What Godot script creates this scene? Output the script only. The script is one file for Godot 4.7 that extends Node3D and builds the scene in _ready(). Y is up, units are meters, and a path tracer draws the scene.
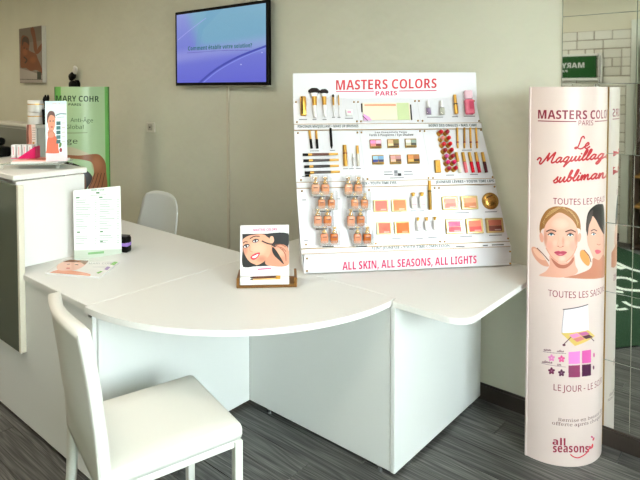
extends Node3D
# A beauty salon reception: L-shaped white desk, cosmetics display, curved cardboard totems, mirror tiles.
# Room axes: back wall is the plane z = 0 (x runs along it), the front wall is at z = 3.85, window wall at x = 2.3.

# ---------------------------------------------------------------- camera geometry (photo pixel -> direction)
const FPX := 579.0
const EYE := Vector3(0, 1.607, 2.79)
var fwd: Vector3
var rgt: Vector3
var upv: Vector3
var cyp := 0.0

func ray(x: float, y: float) -> Vector3: return fwd + rgt * ((x - 320.0) / FPX) - upv * ((y - cyp) / FPX)
func on_plane(x, y, p: Vector3, n: Vector3) -> Vector3:
	var d := ray(x, y)
	return EYE + d * ((p - EYE).dot(n) / d.dot(n))
func at_y(x, y, h: float) -> Vector3: return on_plane(x, y, Vector3(0, h, 0), Vector3.UP)
func at_z(x, y, z: float) -> Vector3: return on_plane(x, y, Vector3(0, 0, z), Vector3.BACK)
func at_x(x, y, xx: float) -> Vector3: return on_plane(x, y, Vector3(xx, 0, 0), Vector3.RIGHT)

# ---------------------------------------------------------------- mesh helpers
func tool_() -> SurfaceTool:
	var st := SurfaceTool.new()
	st.begin(Mesh.PRIMITIVE_TRIANGLES)
	st.set_smooth_group(-1)
	return st
func tri(st: SurfaceTool, a: Vector3, b: Vector3, c: Vector3, o: Vector3):
	if (b - a).cross(c - a).dot((a + b + c) / 3.0 - o) > 0.0:
		var t := b; b = c; c = t
	st.add_vertex(a); st.add_vertex(b); st.add_vertex(c)
func quad(st, a, b, c, d, o):
	tri(st, a, b, c, o); tri(st, a, c, d, o)
func cbox(st: SurfaceTool, xf: Transform3D, s: Vector3, bev := 0.0):
	var h := s * 0.5
	var o := xf.origin
	var b := minf(bev, minf(h.x, minf(h.y, h.z)) * 0.9)
	var faces := [[0, 1, 2], [1, 2, 0], [2, 0, 1]]
	for f in faces:
		for sg in [-1.0, 1.0]:
			var q := []
			for k in [[-1, -1], [1, -1], [1, 1], [-1, 1]]:
				var v := Vector3.ZERO
				v[f[0]] = sg * h[f[0]]
				v[f[1]] = k[0] * (h[f[1]] - b)
				v[f[2]] = k[1] * (h[f[2]] - b)
				q.append(xf * v)
			quad(st, q[0], q[1], q[2], q[3], o)
	if b > 0.0:
		for f in faces:
			for s1 in [-1.0, 1.0]:
				for s2 in [-1.0, 1.0]:
					var q := []
					for k in [[-1, 0], [1, 0], [1, 1], [-1, 1]]:
						var v := Vector3.ZERO
						v[f[0]] = k[0] * (h[f[0]] - b)
						v[f[1]] = s1 * (h[f[1]] - (b if k[1] else 0.0))
						v[f[2]] = s2 * (h[f[2]] - (0.0 if k[1] else b))
						q.append(xf * v)
					quad(st, q[0], q[1], q[2], q[3], o)
		for s0 in [-1.0, 1.0]:
			for s1 in [-1.0, 1.0]:
				for s2 in [-1.0, 1.0]:
					tri(st, xf * Vector3(s0 * h.x, s1 * (h.y - b), s2 * (h.z - b)), xf * Vector3(s0 * (h.x - b), s1 * h.y, s2 * (h.z - b)), xf * Vector3(s0 * (h.x - b), s1 * (h.y - b), s2 * h.z), o)
func box(lo: Vector3, hi: Vector3, bev := 0.0) -> ArrayMesh:
	var st := tool_()
	cbox(st, Transform3D(Basis(), (lo + hi) * 0.5), (hi - lo).abs(), bev)
	return fin(st)
func cbx(s: Vector3, bev := 0.0, at := Vector3.ZERO) -> ArrayMesh:
	var st := tool_()
	cbox(st, Transform3D(Basis(), at), s, bev)
	return fin(st)
func fin(st: SurfaceTool) -> ArrayMesh:
	st.generate_normals()
	return st.commit()
func lathe(st: SurfaceTool, xf: Transform3D, prof: Array, n := 14, squash := 1.0):
	st.set_smooth_group(1)
	for i in n:
		var a0 := TAU * i / n
		var a1 := TAU * (i + 1) / n
		for j in prof.size() - 1:
			var p: Vector2 = prof[j]
			var q: Vector2 = prof[j + 1]
			var o: Vector3 = xf * Vector3(0, (p.y + q.y) * 0.5, 0)
			if absf(p.y - q.y) < 1e-6:
				o = xf * Vector3(0, p.y - (0.01 if j > 0 and p.x > q.x else -0.01), 0)
			var A: Vector3 = xf * Vector3(p.x * cos(a0), p.y, p.x * sin(a0) * squash)
			var B: Vector3 = xf * Vector3(p.x * cos(a1), p.y, p.x * sin(a1) * squash)
			var Cc: Vector3 = xf * Vector3(q.x * cos(a1), q.y, q.x * sin(a1) * squash)
			var D: Vector3 = xf * Vector3(q.x * cos(a0), q.y, q.x * sin(a0) * squash)
			st.set_smooth_group(-1 if absf(p.y - q.y) < 1e-6 else 1)
			if p.x > 1e-6: tri(st, A, B, Cc, o)
			if q.x > 1e-6: tri(st, A, Cc, D, o)
	st.set_smooth_group(-1)
func lathed(prof: Array, n := 14, squash := 1.0, xf := Transform3D()) -> ArrayMesh:
	var st := tool_()
	lathe(st, xf, prof, n, squash)
	return fin(st)
func tube(st: SurfaceTool, pts: Array, r, n := 8, cap := true):
	var rings := []
	for i in pts.size():
		var t: Vector3 = (pts[mini(i + 1, pts.size() - 1)] - pts[maxi(i - 1, 0)]).normalized()
		var u := t.cross(Vector3.UP if absf(t.y) < 0.9 else Vector3.RIGHT).normalized()
		var w := t.cross(u)
		var ring := []
		var rr: float = r[i] if r is Array else r
		for k in n:
			ring.append(pts[i] + (u * cos(TAU * k / n) + w * sin(TAU * k / n)) * rr)
		rings.append(ring)
	st.set_smooth_group(1)
	for i in pts.size() - 1:
		var o: Vector3 = (pts[i] + pts[i + 1]) * 0.5
		for k in n:
			quad(st, rings[i][k], rings[i][(k + 1) % n], rings[i + 1][(k + 1) % n], rings[i + 1][k], o)
	st.set_smooth_group(-1)
	if cap:
		for e in [0, pts.size() - 1]:
			var o: Vector3 = pts[1 if e == 0 else e - 1]
			for k in n: tri(st, pts[e], rings[e][k], rings[e][(k + 1) % n], o)
func rbox(st: SurfaceTool, xf: Transform3D, s: Vector3, r: float, n := 5):
	var h := s * 0.5
	r = minf(r, minf(h.x, minf(h.y, h.z)))
	var inner := h - Vector3.ONE * r
	st.set_smooth_group(1)
	for ax in 3:
		for sg in [-1.0, 1.0]:
			var g := []
			for i in n + 1:
				var row := []
				for j in n + 1:
					var d := Vector3.ZERO
					var e := (ax + 1) % 3
					var f := (ax + 2) % 3
					var p := Vector3.ZERO
					var ti := 2.0 * i / n - 1.0
					var tj := 2.0 * j / n - 1.0
					d[ax] = sg
					# the outer cells carry the rounding, the inner ones the flat
					d[e] = signf(ti) * clampf((absf(ti) - (1.0 - 2.0 / n)) * n * 0.5, 0, 1)
					d[f] = signf(tj) * clampf((absf(tj) - (1.0 - 2.0 / n)) * n * 0.5, 0, 1)
					p[ax] = sg * inner[ax]
					p[e] = inner[e] * clampf(ti / (1.0 - 2.0 / n), -1, 1)
					p[f] = inner[f] * clampf(tj / (1.0 - 2.0 / n), -1, 1)
					row.append(xf * (p + d.normalized() * r))
				g.append(row)
			for i in n:
				for j in n:
					quad(st, g[i][j], g[i + 1][j], g[i + 1][j + 1], g[i][j + 1], xf.origin)
	st.set_smooth_group(-1)
func rounded(s: Vector3, r: float, n := 5, at := Vector3.ZERO) -> ArrayMesh:
	var st := tool_()
	rbox(st, Transform3D(Basis(), at), s, r, n)
	return fin(st)
# extrude a plan polygon (x, z) from y0 to y1
func slab(poly: PackedVector2Array, y0: float, y1: float, bev := 0.0) -> ArrayMesh:
	var st := tool_()
	var pin := poly
	if bev > 0.0:
		var off := Geometry2D.offset_polygon(poly, -bev, Geometry2D.JOIN_MITER)
		if off.size() == 1 and off[0].size() == poly.size():
			# re-align the start of the inset ring
			var best := 0
			for k in off[0].size():
				if off[0][k].distance_to(poly[0]) < off[0][best].distance_to(poly[0]): best = k
			var re := PackedVector2Array()
			var same := Geometry2D.is_polygon_clockwise(off[0]) == Geometry2D.is_polygon_clockwise(poly)
			for k in off[0].size(): re.append(off[0][(best + (k if same else -k) + off[0].size()) % off[0].size()])
			pin = re
		else:
			bev = 0.0
	var cw := Geometry2D.is_polygon_clockwise(poly)
	var idx := Geometry2D.triangulate_polygon(pin)
	for k in range(0, idx.size(), 3):
		for top in [true, false]:
			var y := y1 if top else y0
			var src: PackedVector2Array = pin if top else poly
			tri(st, Vector3(src[idx[k]].x, y, src[idx[k]].y), Vector3(src[idx[k + 1]].x, y, src[idx[k + 1]].y), Vector3(src[idx[k + 2]].x, y, src[idx[k + 2]].y), Vector3(src[idx[k]].x, y + (-1.0 if top else 1.0), src[idx[k]].y))
	for k in poly.size():
		var a := poly[k]
		var b := poly[(k + 1) % poly.size()]
		var m := (a + b) * 0.5
		var nn := Vector2(b.y - a.y, a.x - b.x).normalized() * (-1.0 if cw else 1.0)
		var inside := m - nn * 0.001
		var o := Vector3(inside.x, (y0 + y1) * 0.5, inside.y)
		quad(st, Vector3(a.x, y0, a.y), Vector3(b.x, y0, b.y), Vector3(b.x, y1 - bev, b.y), Vector3(a.x, y1 - bev, a.y), o)
		if bev > 0.0:
			var c := pin[k]
			var d := pin[(k + 1) % poly.size()]
			quad(st, Vector3(a.x, y1 - bev, a.y), Vector3(b.x, y1 - bev, b.y), Vector3(d.x, y1, d.y), Vector3(c.x, y1, c.y), o - Vector3(0, 0.01, 0))
	return fin(st)
# a curved sheet with thickness: f(u, v) -> Vector3
func sheet(f: Callable, nu: int, nv: int, th: float) -> ArrayMesh:
	var st := tool_()
	var P := []
	var Q := []
	for i in nu + 1:
		var r0 := []
		var r1 := []
		for j in nv + 1:
			var u := float(i) / nu
			var v := float(j) / nv
			var p: Vector3 = f.call(u, v)
			var du: Vector3 = f.call(minf(u + 0.01, 1), v) - f.call(maxf(u - 0.01, 0), v)
			var dv: Vector3 = f.call(u, minf(v + 0.01, 1)) - f.call(u, maxf(v - 0.01, 0))
			var nrm := du.cross(dv).normalized()
			r0.append(p + nrm * th * 0.5)
			r1.append(p - nrm * th * 0.5)
		P.append(r0); Q.append(r1)
	st.set_smooth_group(1)
	for i in nu:
		for j in nv:
			var o: Vector3 = (P[i][j] + P[i + 1][j + 1] + Q[i][j] + Q[i + 1][j + 1]) * 0.25
			quad(st, P[i][j], P[i + 1][j], P[i + 1][j + 1], P[i][j + 1], o)
			quad(st, Q[i][j], Q[i + 1][j], Q[i + 1][j + 1], Q[i][j + 1], o)
	for i in nu:
		for j in [0, nv]:
			quad(st, P[i][j], P[i + 1][j], Q[i + 1][j], Q[i][j], (P[i][nv / 2] + Q[i][nv / 2]) * 0.5)
	for j in nv:
		for i in [0, nu]:
			quad(st, P[i][j], P[i][j + 1], Q[i][j + 1], Q[i][j], (P[nu / 2][j] + Q[nu / 2][j]) * 0.5)
	st.set_smooth_group(-1)
	return fin(st)
# a flat printed face (with uv) a b c d = top left, top right, bottom right, bottom left
func face(a: Vector3, b: Vector3, c: Vector3, d: Vector3) -> ArrayMesh:
	var st := SurfaceTool.new()
	st.begin(Mesh.PRIMITIVE_TRIANGLES)
	var n := (b - a).cross(d - a).normalized() * -1.0
	for k in [[a, 0, 0], [b, 1, 0], [c, 1, 1], [a, 0, 0], [c, 1, 1], [d, 0, 1]]:
		st.set_normal(n); st.set_uv(Vector2(k[1], k[2])); st.add_vertex(k[0])
	return st.commit()

# ---------------------------------------------------------------- nodes
var used := {}
func numbered(called: String) -> String:
	used[called] = used.get(called, -1) + 1
	return called if used[called] == 0 else "%s_%03d" % [called, used[called]]
func thing(called, label, category, xf := Transform3D(), group := "") -> Node3D:
	var o := Node3D.new()
	o.name = numbered(called)
	add_child(o)
	o.transform = xf
	o.set_meta("label", label); o.set_meta("category", category)
	if group: o.set_meta("group", group)
	return o
func obj(called, mesh: Mesh, m: Material, parent: Node = self, xf := Transform3D()) -> MeshInstance3D:
	var o := MeshInstance3D.new()
	o.name = numbered(called) if parent == self else called
	o.mesh = mesh
	o.material_override = m
	o.transform = xf
	parent.add_child(o, true)
	return o
func struct(called, mesh, m) -> MeshInstance3D:
	var o := obj(called, mesh, m)
	o.set_meta("kind", "structure")
	return o
func at(x, y, z) -> Transform3D: return Transform3D(Basis(), Vector3(x, y, z))

# ---------------------------------------------------------------- materials
func mat(c: Color, rough := 0.5, metal := 0.0, spec := 0.5) -> StandardMaterial3D:
	var m := StandardMaterial3D.new()
	m.albedo_color = c; m.roughness = rough; m.metallic = metal; m.metallic_specular = spec
	return m
func tex(img: Image, rough := 0.5) -> StandardMaterial3D:
	var m := mat(Color.WHITE, rough)
	m.albedo_texture = ImageTexture.create_from_image(img)
	return m
func tinted(m: StandardMaterial3D, c: Color) -> StandardMaterial3D:
	m.albedo_color = c
	return m
func clear(c: Color, a := 0.12, rough := 0.03) -> StandardMaterial3D:
	var m := mat(Color(c.r, c.g, c.b, a), rough)
	m.transparency = BaseMaterial3D.TRANSPARENCY_ALPHA
	return m
func noise_tex(f: float, lo: Color, hi: Color, size := 256, octaves := 4) -> NoiseTexture2D:
	var n := FastNoiseLite.new()
	n.seed = 7; n.frequency = f; n.fractal_octaves = octaves
	var t := NoiseTexture2D.new()
	t.width = size; t.height = size; t.seamless = true; t.noise = n
	var g := Gradient.new()
	g.set_color(0, lo); g.set_color(1, hi)
	t.color_ramp = g
	return t
func noise_normal(f: float, strength: float, size := 256) -> NoiseTexture2D:
	var n := FastNoiseLite.new()
	n.seed = 11; n.frequency = f
	var t := NoiseTexture2D.new()
	t.width = size; t.height = size; t.seamless = true; t.noise = n
	t.as_normal_map = true; t.bump_strength = strength
	return t
var M := {}

# ---------------------------------------------------------------- painting flat prints: points are given in photo pixels and mapped to the print
class Canvas:
	var img: Image
	var map: Callable
	var w: int
	var h: int
	func _init(w_: int, h_: int, bg: Color, map_: Callable):
		w = w_; h = h_; map = map_
		img = Image.create(w, h, false, Image.FORMAT_RGBA8)
		img.fill(bg)
	func raw(p: PackedVector2Array, col: Color):
		var lo := 1e9
		var hi := -1e9
		for v in p:
			lo = minf(lo, v.y); hi = maxf(hi, v.y)
		for y in range(maxi(0, int(floor(lo))), mini(h - 1, int(ceil(hi))) + 1):
			var yc := y + 0.5
			var xs := []
			for k in p.size():
				var a := p[k]
				var b := p[(k + 1) % p.size()]
				if (a.y <= yc) != (b.y <= yc):
					xs.append(a.x + (yc - a.y) / (b.y - a.y) * (b.x - a.x))
			xs.sort()
			for k in range(0, xs.size() - 1, 2):
				var x0 := clampi(int(round(xs[k])), 0, w)
				var x1 := clampi(int(round(xs[k + 1])), 0, w)
				if x1 <= x0: continue
				if col.a > 0.99:
					img.fill_rect(Rect2i(x0, y, x1 - x0, 1), col)
				else:
					for x in range(x0, x1):
						var c := img.get_pixel(x, y)
						img.set_pixel(x, y, c.lerp(Color(col.r, col.g, col.b), col.a))
	func smooth(pts: Array, closed := true) -> Array:
		var out := []
		var n := pts.size()
		for i in (n if closed else n - 1):
			var p0: Vector2 = pts[(i - 1 + n) % n] if closed or i > 0 else pts[0]
			var p1: Vector2 = pts[i]
			var p2: Vector2 = pts[(i + 1) % n]
			var p3: Vector2 = pts[(i + 2) % n] if closed or i + 2 < n else pts[n - 1]
			for k in 5:
				out.append(p1.cubic_interpolate(p2, p0, p3, k / 5.0))
		if not closed: out.append(pts[n - 1])
		return out
	static func flat(a: Array) -> Array:
		var o := []
		for k in range(0, a.size(), 2): o.append(Vector2(a[k], a[k + 1]))
		return o
	func poly(a: Array, col: Color, soft := true):
		var pts: Array = flat(a)
		if soft: pts = smooth(pts)
		var p := PackedVector2Array()
		for v in pts: p.append(map.call(v))
		raw(p, col)
	func ell(cx, cy, rx, ry, col: Color, rot := 0.0):
		var p := PackedVector2Array()
		for k in 26:
			p.append(map.call(Vector2(cx, cy) + Vector2(rx * cos(TAU * k / 26), ry * sin(TAU * k / 26)).rotated(rot)))
		raw(p, col)
	# soft-edged ink of a printed photograph: stacked translucent ovals
	func blur(cx, cy, rx, ry, col: Color, rot := 0.0, steps := 6):
		for k in steps:
			var s := 1.0 - 0.8 * k / steps
			ell(cx, cy, rx * s, ry * s, Color(col.r, col.g, col.b, col.a / steps * 1.6), rot)
	func line(a: Array, wid: float, col: Color, soft := true, taper := false):
		var pts: Array = flat(a)
		if soft and pts.size() > 2: pts = smooth(pts, false)
		for i in pts.size() - 1:
			var d: Vector2 = (pts[i + 1] - pts[i])
			if d.length() < 1e-6: continue
			d = d.normalized()
			var nn := Vector2(-d.y, d.x) * wid * 0.5
			if taper:
				nn *= 0.35 + 0.65 * sin(PI * (i + 0.5) / pts.size())
			var e := d * wid * 0.2
			raw(PackedVector2Array([map.call(pts[i] + nn - e), map.call(pts[i + 1] + nn + e), map.call(pts[i + 1] - nn + e), map.call(pts[i] - nn - e)]), col)
	# lettering: outlines of a font filled into the print. x0, x1 and the baseline y0..y1 (left, right) in photo pixels, cap height in pixels
	func text(fnt: Font, s: String, x0: float, y0: float, x1: float, y1: float, cap: float, col: Color):
		var tm := TextMesh.new()
		tm.font = fnt; tm.text = s; tm.font_size = 48; tm.pixel_size = 0.01; tm.depth = 0.0
		tm.horizontal_alignment = HORIZONTAL_ALIGNMENT_LEFT
		tm.curve_step = 1.5
		var arr := tm.get_mesh_arrays()
		var v: PackedVector3Array = arr[Mesh.ARRAY_VERTEX]
		var ix = arr[Mesh.ARRAY_INDEX]
		if v.is_empty(): return
		var lo := v[0]
		var hi := v[0]
		for p in v:
			lo = lo.min(p); hi = hi.max(p)
		var capu := 0.48 * 0.714
		var base := Canvas.baseline(fnt)
		var n: int = ix.size() if ix != null and ix.size() > 0 else v.size()
		for k in range(0, n, 3):
			var t := PackedVector2Array()
			for j in 3:
				var p: Vector3 = v[ix[k + j]] if ix != null and ix.size() > 0 else v[k + j]
				var f := (p.x - lo.x) / (hi.x - lo.x)
				t.append(map.call(Vector2(lerpf(x0, x1, f), lerpf(y0, y1, f) - (p.y - base) / capu * cap)))
			raw(t, col)
	static func baseline(fnt: Font) -> float:
		var tm := TextMesh.new()
		tm.font = fnt; tm.text = "H"; tm.font_size = 48; tm.pixel_size = 0.01; tm.depth = 0.0
		return tm.get_aabb().position.y
var sans: Font
var sans_bold: Font
var serif: Font

# cursive letters drawn with a pen: strokes in units of the x-height
const PEN := {
	"L": [1.25, [[.95, 1.75, .75, 2.1, .5, 1.9, .42, 1.2, .3, .4, .05, .05, -.15, .18, .1, .32, .5, .05, .9, .0, 1.3, .3]]],
	"e": [.82, [[-.05, .3, .4, .5, .6, .8, .42, 1.0, .15, .65, .15, .2, .4, 0, .85, .3]]],
	"M": [1.9, [[-.7, .9, -.5, 1.3, -.2, 1.0, -.25, .3, -.05, .02, .25, .6, .55, 1.5, .7, 2.05, .68, 1.3, .72, .5], [.72, .5, 1.1, 1.4, 1.5, 2.1, 1.42, 1.2, 1.35, .3, 1.55, .02, 1.95, .3]]],
	"a": [1.0, [[.68, .85, .4, 1.0, .1, .6, .1, .15, .32, 0, .58, .4, .7, .95, .62, .3, .75, .02, 1.05, .3]]],
	"q": [1.02, [[.68, .85, .4, 1.0, .1, .6, .1, .15, .32, 0, .58, .4, .7, .95, .5, -.2, .35, -1.0], [.35, -1.0, .6, -.5, 1.05, .3]]],
	"u": [1.0, [[-.02, .3, .1, .95, .02, .3, .15, 0, .4, .25, .62, .95, .58, .25, .75, 0, 1.03, .3]]],
	"i": [.5, [[-.02, .3, .15, .95, .08, .25, .2, 0, .52, .3], [.22, 1.3, .26, 1.42]]],
	"l": [.55, [[-.02, .3, .35, 1.2, .45, 1.95, .25, 2.0, .12, 1.1, .1, .2, .27, 0, .57, .3]]],
	"g": [1.02, [[.68, .85, .4, 1.0, .1, .6, .1, .15, .32, 0, .58, .4, .7, .95, .52, -.4, .25, -1.0, .05, -.8, .4, -.2, 1.05, .3]]],
	"s": [.75, [[-.02, .3, .35, .9, .42, 1.08, .4, .75, .52, .3, .35, 0, .08, .1], [.35, 0, .78, .3]]],
	"b": [.8, [[-.02, .3, .3, 1.2, .42, 1.95, .24, 2.0, .12, 1.1, .1, .25, .3, 0, .55, .35, .5, .8, .38, .7, .82, .6]]],
	"m": [1.35, [[-.02, .5, .1, .95, .1, 0, .28, .75, .45, .97, .5, .6, .48, 0, .68, .75, .85, .97, .92, .5, .95, .1, 1.1, 0, 1.38, .3]]],
	"n": [1.0, [[-.02, .5, .1, .95, .1, 0, .28, .75, .48, .97, .56, .5, .6, .1, .75, 0, 1.02, .3]]],
	"t": [.6, [[-.02, .3, .3, 1.65, .15, .3, .28, 0, .62, .3], [-.1, 1.15, .55, 1.25]]],
	"r": [.7, [[-.02, .3, .15, 1.0, .25, .9, .45, .85, .4, .2, .5, 0, .72, .3]]],
	"y": [1.0, [[-.02, .5, .1, .95, .05, .3, .2, 0, .45, .3, .62, .95, .5, -.4, .25, -1.0, .05, -.8, .4, -.2, 1.02, .3]]],
	"C": [1.4, [[1.2, 1.6, 1.1, 2.0, .7, 1.95, .25, 1.3, .15, .5, .45, 0, .9, .1, 1.4, .5]]],
	"o": [.9, [[.45, 1.0, .15, .75, .1, .25, .35, 0, .62, .3, .6, .8, .4, 1.0, .55, .8, .92, .75]]],
	"h": [1.0, [[-.02, .3, .3, 1.2, .42, 1.95, .24, 2.0, .12, 1.0, .08, 0, .28, .75, .48, .97, .56, .5, .6, .1, .75, 0, 1.02, .3]]],
}
func cursive(cv: Canvas, s: String, x: float, y: float, xh: float, stretch: float, slope: float, wid: float, col: Color):
	var cx := 0.0
	for ch in s:
		if not PEN.has(ch):
			cx += 0.6
			continue
		for strk in PEN[ch][1]:
			var q := []
			for k in range(0, strk.size(), 2):
				var u: float = (cx + strk[k] + strk[k + 1] * 0.22) * xh * stretch
				q.append(x + u); q.append(y - strk[k + 1] * xh - u * slope)
			cv.line(q, wid, col, true, false)
		cx += PEN[ch][0]

func _ready():
	seed(5)
	# ============================================================ camera, sky, lights, exposure
	var pitch := deg_to_rad(2.0)
	var yaw := deg_to_rad(40.5)
	var f0 := Vector3(-sin(yaw), 0, -cos(yaw))
	rgt = Vector3(cos(yaw), 0, -sin(yaw))
	fwd = f0 * cos(pitch) + Vector3(0, -sin(pitch), 0)
	upv = rgt.cross(fwd)
	cyp = 88.0 + FPX * tan(pitch)
	var cam := Camera3D.new()
	cam.name = "camera"
	add_child(cam)
	cam.transform = Transform3D(Basis(rgt, upv, -fwd), EYE)
	cam.projection = Camera3D.PROJECTION_FRUSTUM
	cam.near = 0.05; cam.far = 60.0
	cam.size = 480.0 / FPX * cam.near
	cam.frustum_offset = Vector2(0, -(240.0 - cyp) / FPX * cam.near)
	cam.current = true

	var we := WorldEnvironment.new()
	we.name = "environment"
	var env := Environment.new()
	var sky := Sky.new()
	var sm := ProceduralSkyMaterial.new()
	sm.sky_top_color = Color(0.84, 0.90, 0.92)
	sm.sky_horizon_color = Color(0.93, 0.96, 0.95)
	sm.ground_bottom_color = Color(0.42, 0.42, 0.40)
	sm.ground_horizon_color = Color(0.60, 0.60, 0.58)
	sm.sky_energy_multiplier = 4.4
	sm.ground_energy_multiplier = 2.3
	sky.sky_material = sm
	env.background_mode = Environment.BG_SKY
	env.sky = sky
	env.tonemap_mode = Environment.TONE_MAPPER_LINEAR
	env.tonemap_exposure = 1.04
	env.sdfgi_enabled = true; env.ssao_enabled = true; env.ssil_enabled = true
	we.environment = env
	add_child(we)

	sans = SystemFont.new(); sans.font_names = PackedStringArray(["Droid Sans"])
	sans_bold = SystemFont.new(); sans_bold.font_names = PackedStringArray(["Droid Sans"]); sans_bold.font_weight = 700
	serif = SystemFont.new(); serif.font_names = PackedStringArray(["Droid Serif"])
	build_materials()
	build_room()
	build_desks()
	build_chairs()
	build_totems()
	build_display()
	build_wall_things()
	build_counter_things()
	build_desk_things()
	build_front_of_room()

func build_materials():
	M.white = mat(Color(0.90, 0.90, 0.885), 0.35)
	M.panel = mat(Color(0.90, 0.91, 0.895), 0.4)
	M.edge = mat(Color(0.93, 0.93, 0.92), 0.35)
	M.dark = mat(Color(0.05, 0.05, 0.05), 0.6)
	M.black = mat(Color(0.02, 0.02, 0.02), 0.5, 0.0, 0.25)
	M.gold = mat(Color(0.83, 0.64, 0.30), 0.28, 0.85)
	M.brass = mat(Color(0.62, 0.47, 0.20), 0.35, 0.8)
	M.steel = mat(Color(0.75, 0.76, 0.76), 0.25, 0.9)
	M.acryl = clear(Color(0.95, 0.98, 0.97), 0.10)
	M.glass = clear(Color(0.9, 0.97, 0.95), 0.08)
	M.paper = mat(Color(0.86, 0.86, 0.855), 0.6)
	M.grey_text = mat(Color(0.40, 0.41, 0.42), 0.7)
	M.pink = mat(Color(0.78, 0.03, 0.34), 0.5)
	M.red = mat(Color(0.78, 0.02, 0.13), 0.5)
	M.wall = mat(Color.WHITE, 0.85)
	M.wall.albedo_texture = noise_tex(0.01, Color(0.825, 0.83, 0.765), Color(0.845, 0.85, 0.785), 512, 3)
	M.wall.uv1_triplanar = true; M.wall.uv1_world_triplanar = true; M.wall.uv1_scale = Vector3.ONE * 0.35
	M.wall.normal_enabled = true; M.wall.normal_texture = noise_normal(0.12, 1.5); M.wall.normal_scale = 0.12
	M.ceiling = mat(Color(0.95, 0.95, 0.93), 0.9)
	M.base = mat(Color(0.20, 0.17, 0.15), 0.45)

func wood(v: int) -> StandardMaterial3D:
	var img := Image.create(512, 96, false, Image.FORMAT_RGBA8)
	var n := FastNoiseLite.new()
	n.seed = 31 + v * 7; n.frequency = 0.02; n.fractal_octaves = 4
	var n2 := FastNoiseLite.new()
	n2.seed = 90 + v; n2.frequency = 0.006; n2.fractal_octaves = 2
	var tone := 0.92 + 0.16 * fmod(v * 0.37, 1.0)
	for y in 96:
		for x in 512:
			var warp := n2.get_noise_2d(x * 0.5, y * 3.0) * 10.0
			var rings := sin((y * 0.28 + warp + n2.get_noise_2d(x * 0.35, 400.0) * 6.0))
			var fine := n.get_noise_2d(x * 0.25, y * 9.0)
			var k := 0.5 + 0.22 * rings + 0.75 * fine
			var c := Color(0.17, 0.168, 0.16).lerp(Color(0.445, 0.44, 0.425), clampf(k, 0, 1)) * tone
			c.a = 1
			img.set_pixel(x, y, c)
	var m := tex(img, 0.38)
	var g: Image = img.duplicate()
	g.bump_map_to_normal_map(2.0)
	m.normal_enabled = true; m.normal_texture = ImageTexture.create_from_image(g); m.normal_scale = 0.35
	return m

func plank_mesh(l: float, w: float, h: float) -> ArrayMesh:
	var st := SurfaceTool.new()
	st.begin(Mesh.PRIMITIVE_TRIANGLES)
	st.set_smooth_group(-1)
	var b := 0.0016
	var top := [Vector3(-l / 2 + b, 0, -w / 2 + b), Vector3(l / 2 - b, 0, -w / 2 + b), Vector3(l / 2 - b, 0, w / 2 - b), Vector3(-l / 2 + b, 0, w / 2 - b)]
	var low := [Vector3(-l / 2, -b * 1.6, -w / 2), Vector3(l / 2, -b * 1.6, -w / 2), Vector3(l / 2, -b * 1.6, w / 2), Vector3(-l / 2, -b * 1.6, w / 2)]
	var bot := []
	for p in low: bot.append(Vector3(p.x, -h, p.z))
	var put := func(q: Array):
		for k in [0, 1, 2, 0, 2, 3]:
			st.set_uv(Vector2(q[k].x / l + 0.5, q[k].z / w + 0.5)); st.add_vertex(q[k])
	put.call(top)
	for k in 4:
		var j := (k + 1) % 4
		put.call([top[k], low[k], low[j], top[j]])
		put.call([low[k], bot[k], bot[j], low[j]])
	return fin(st)

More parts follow.
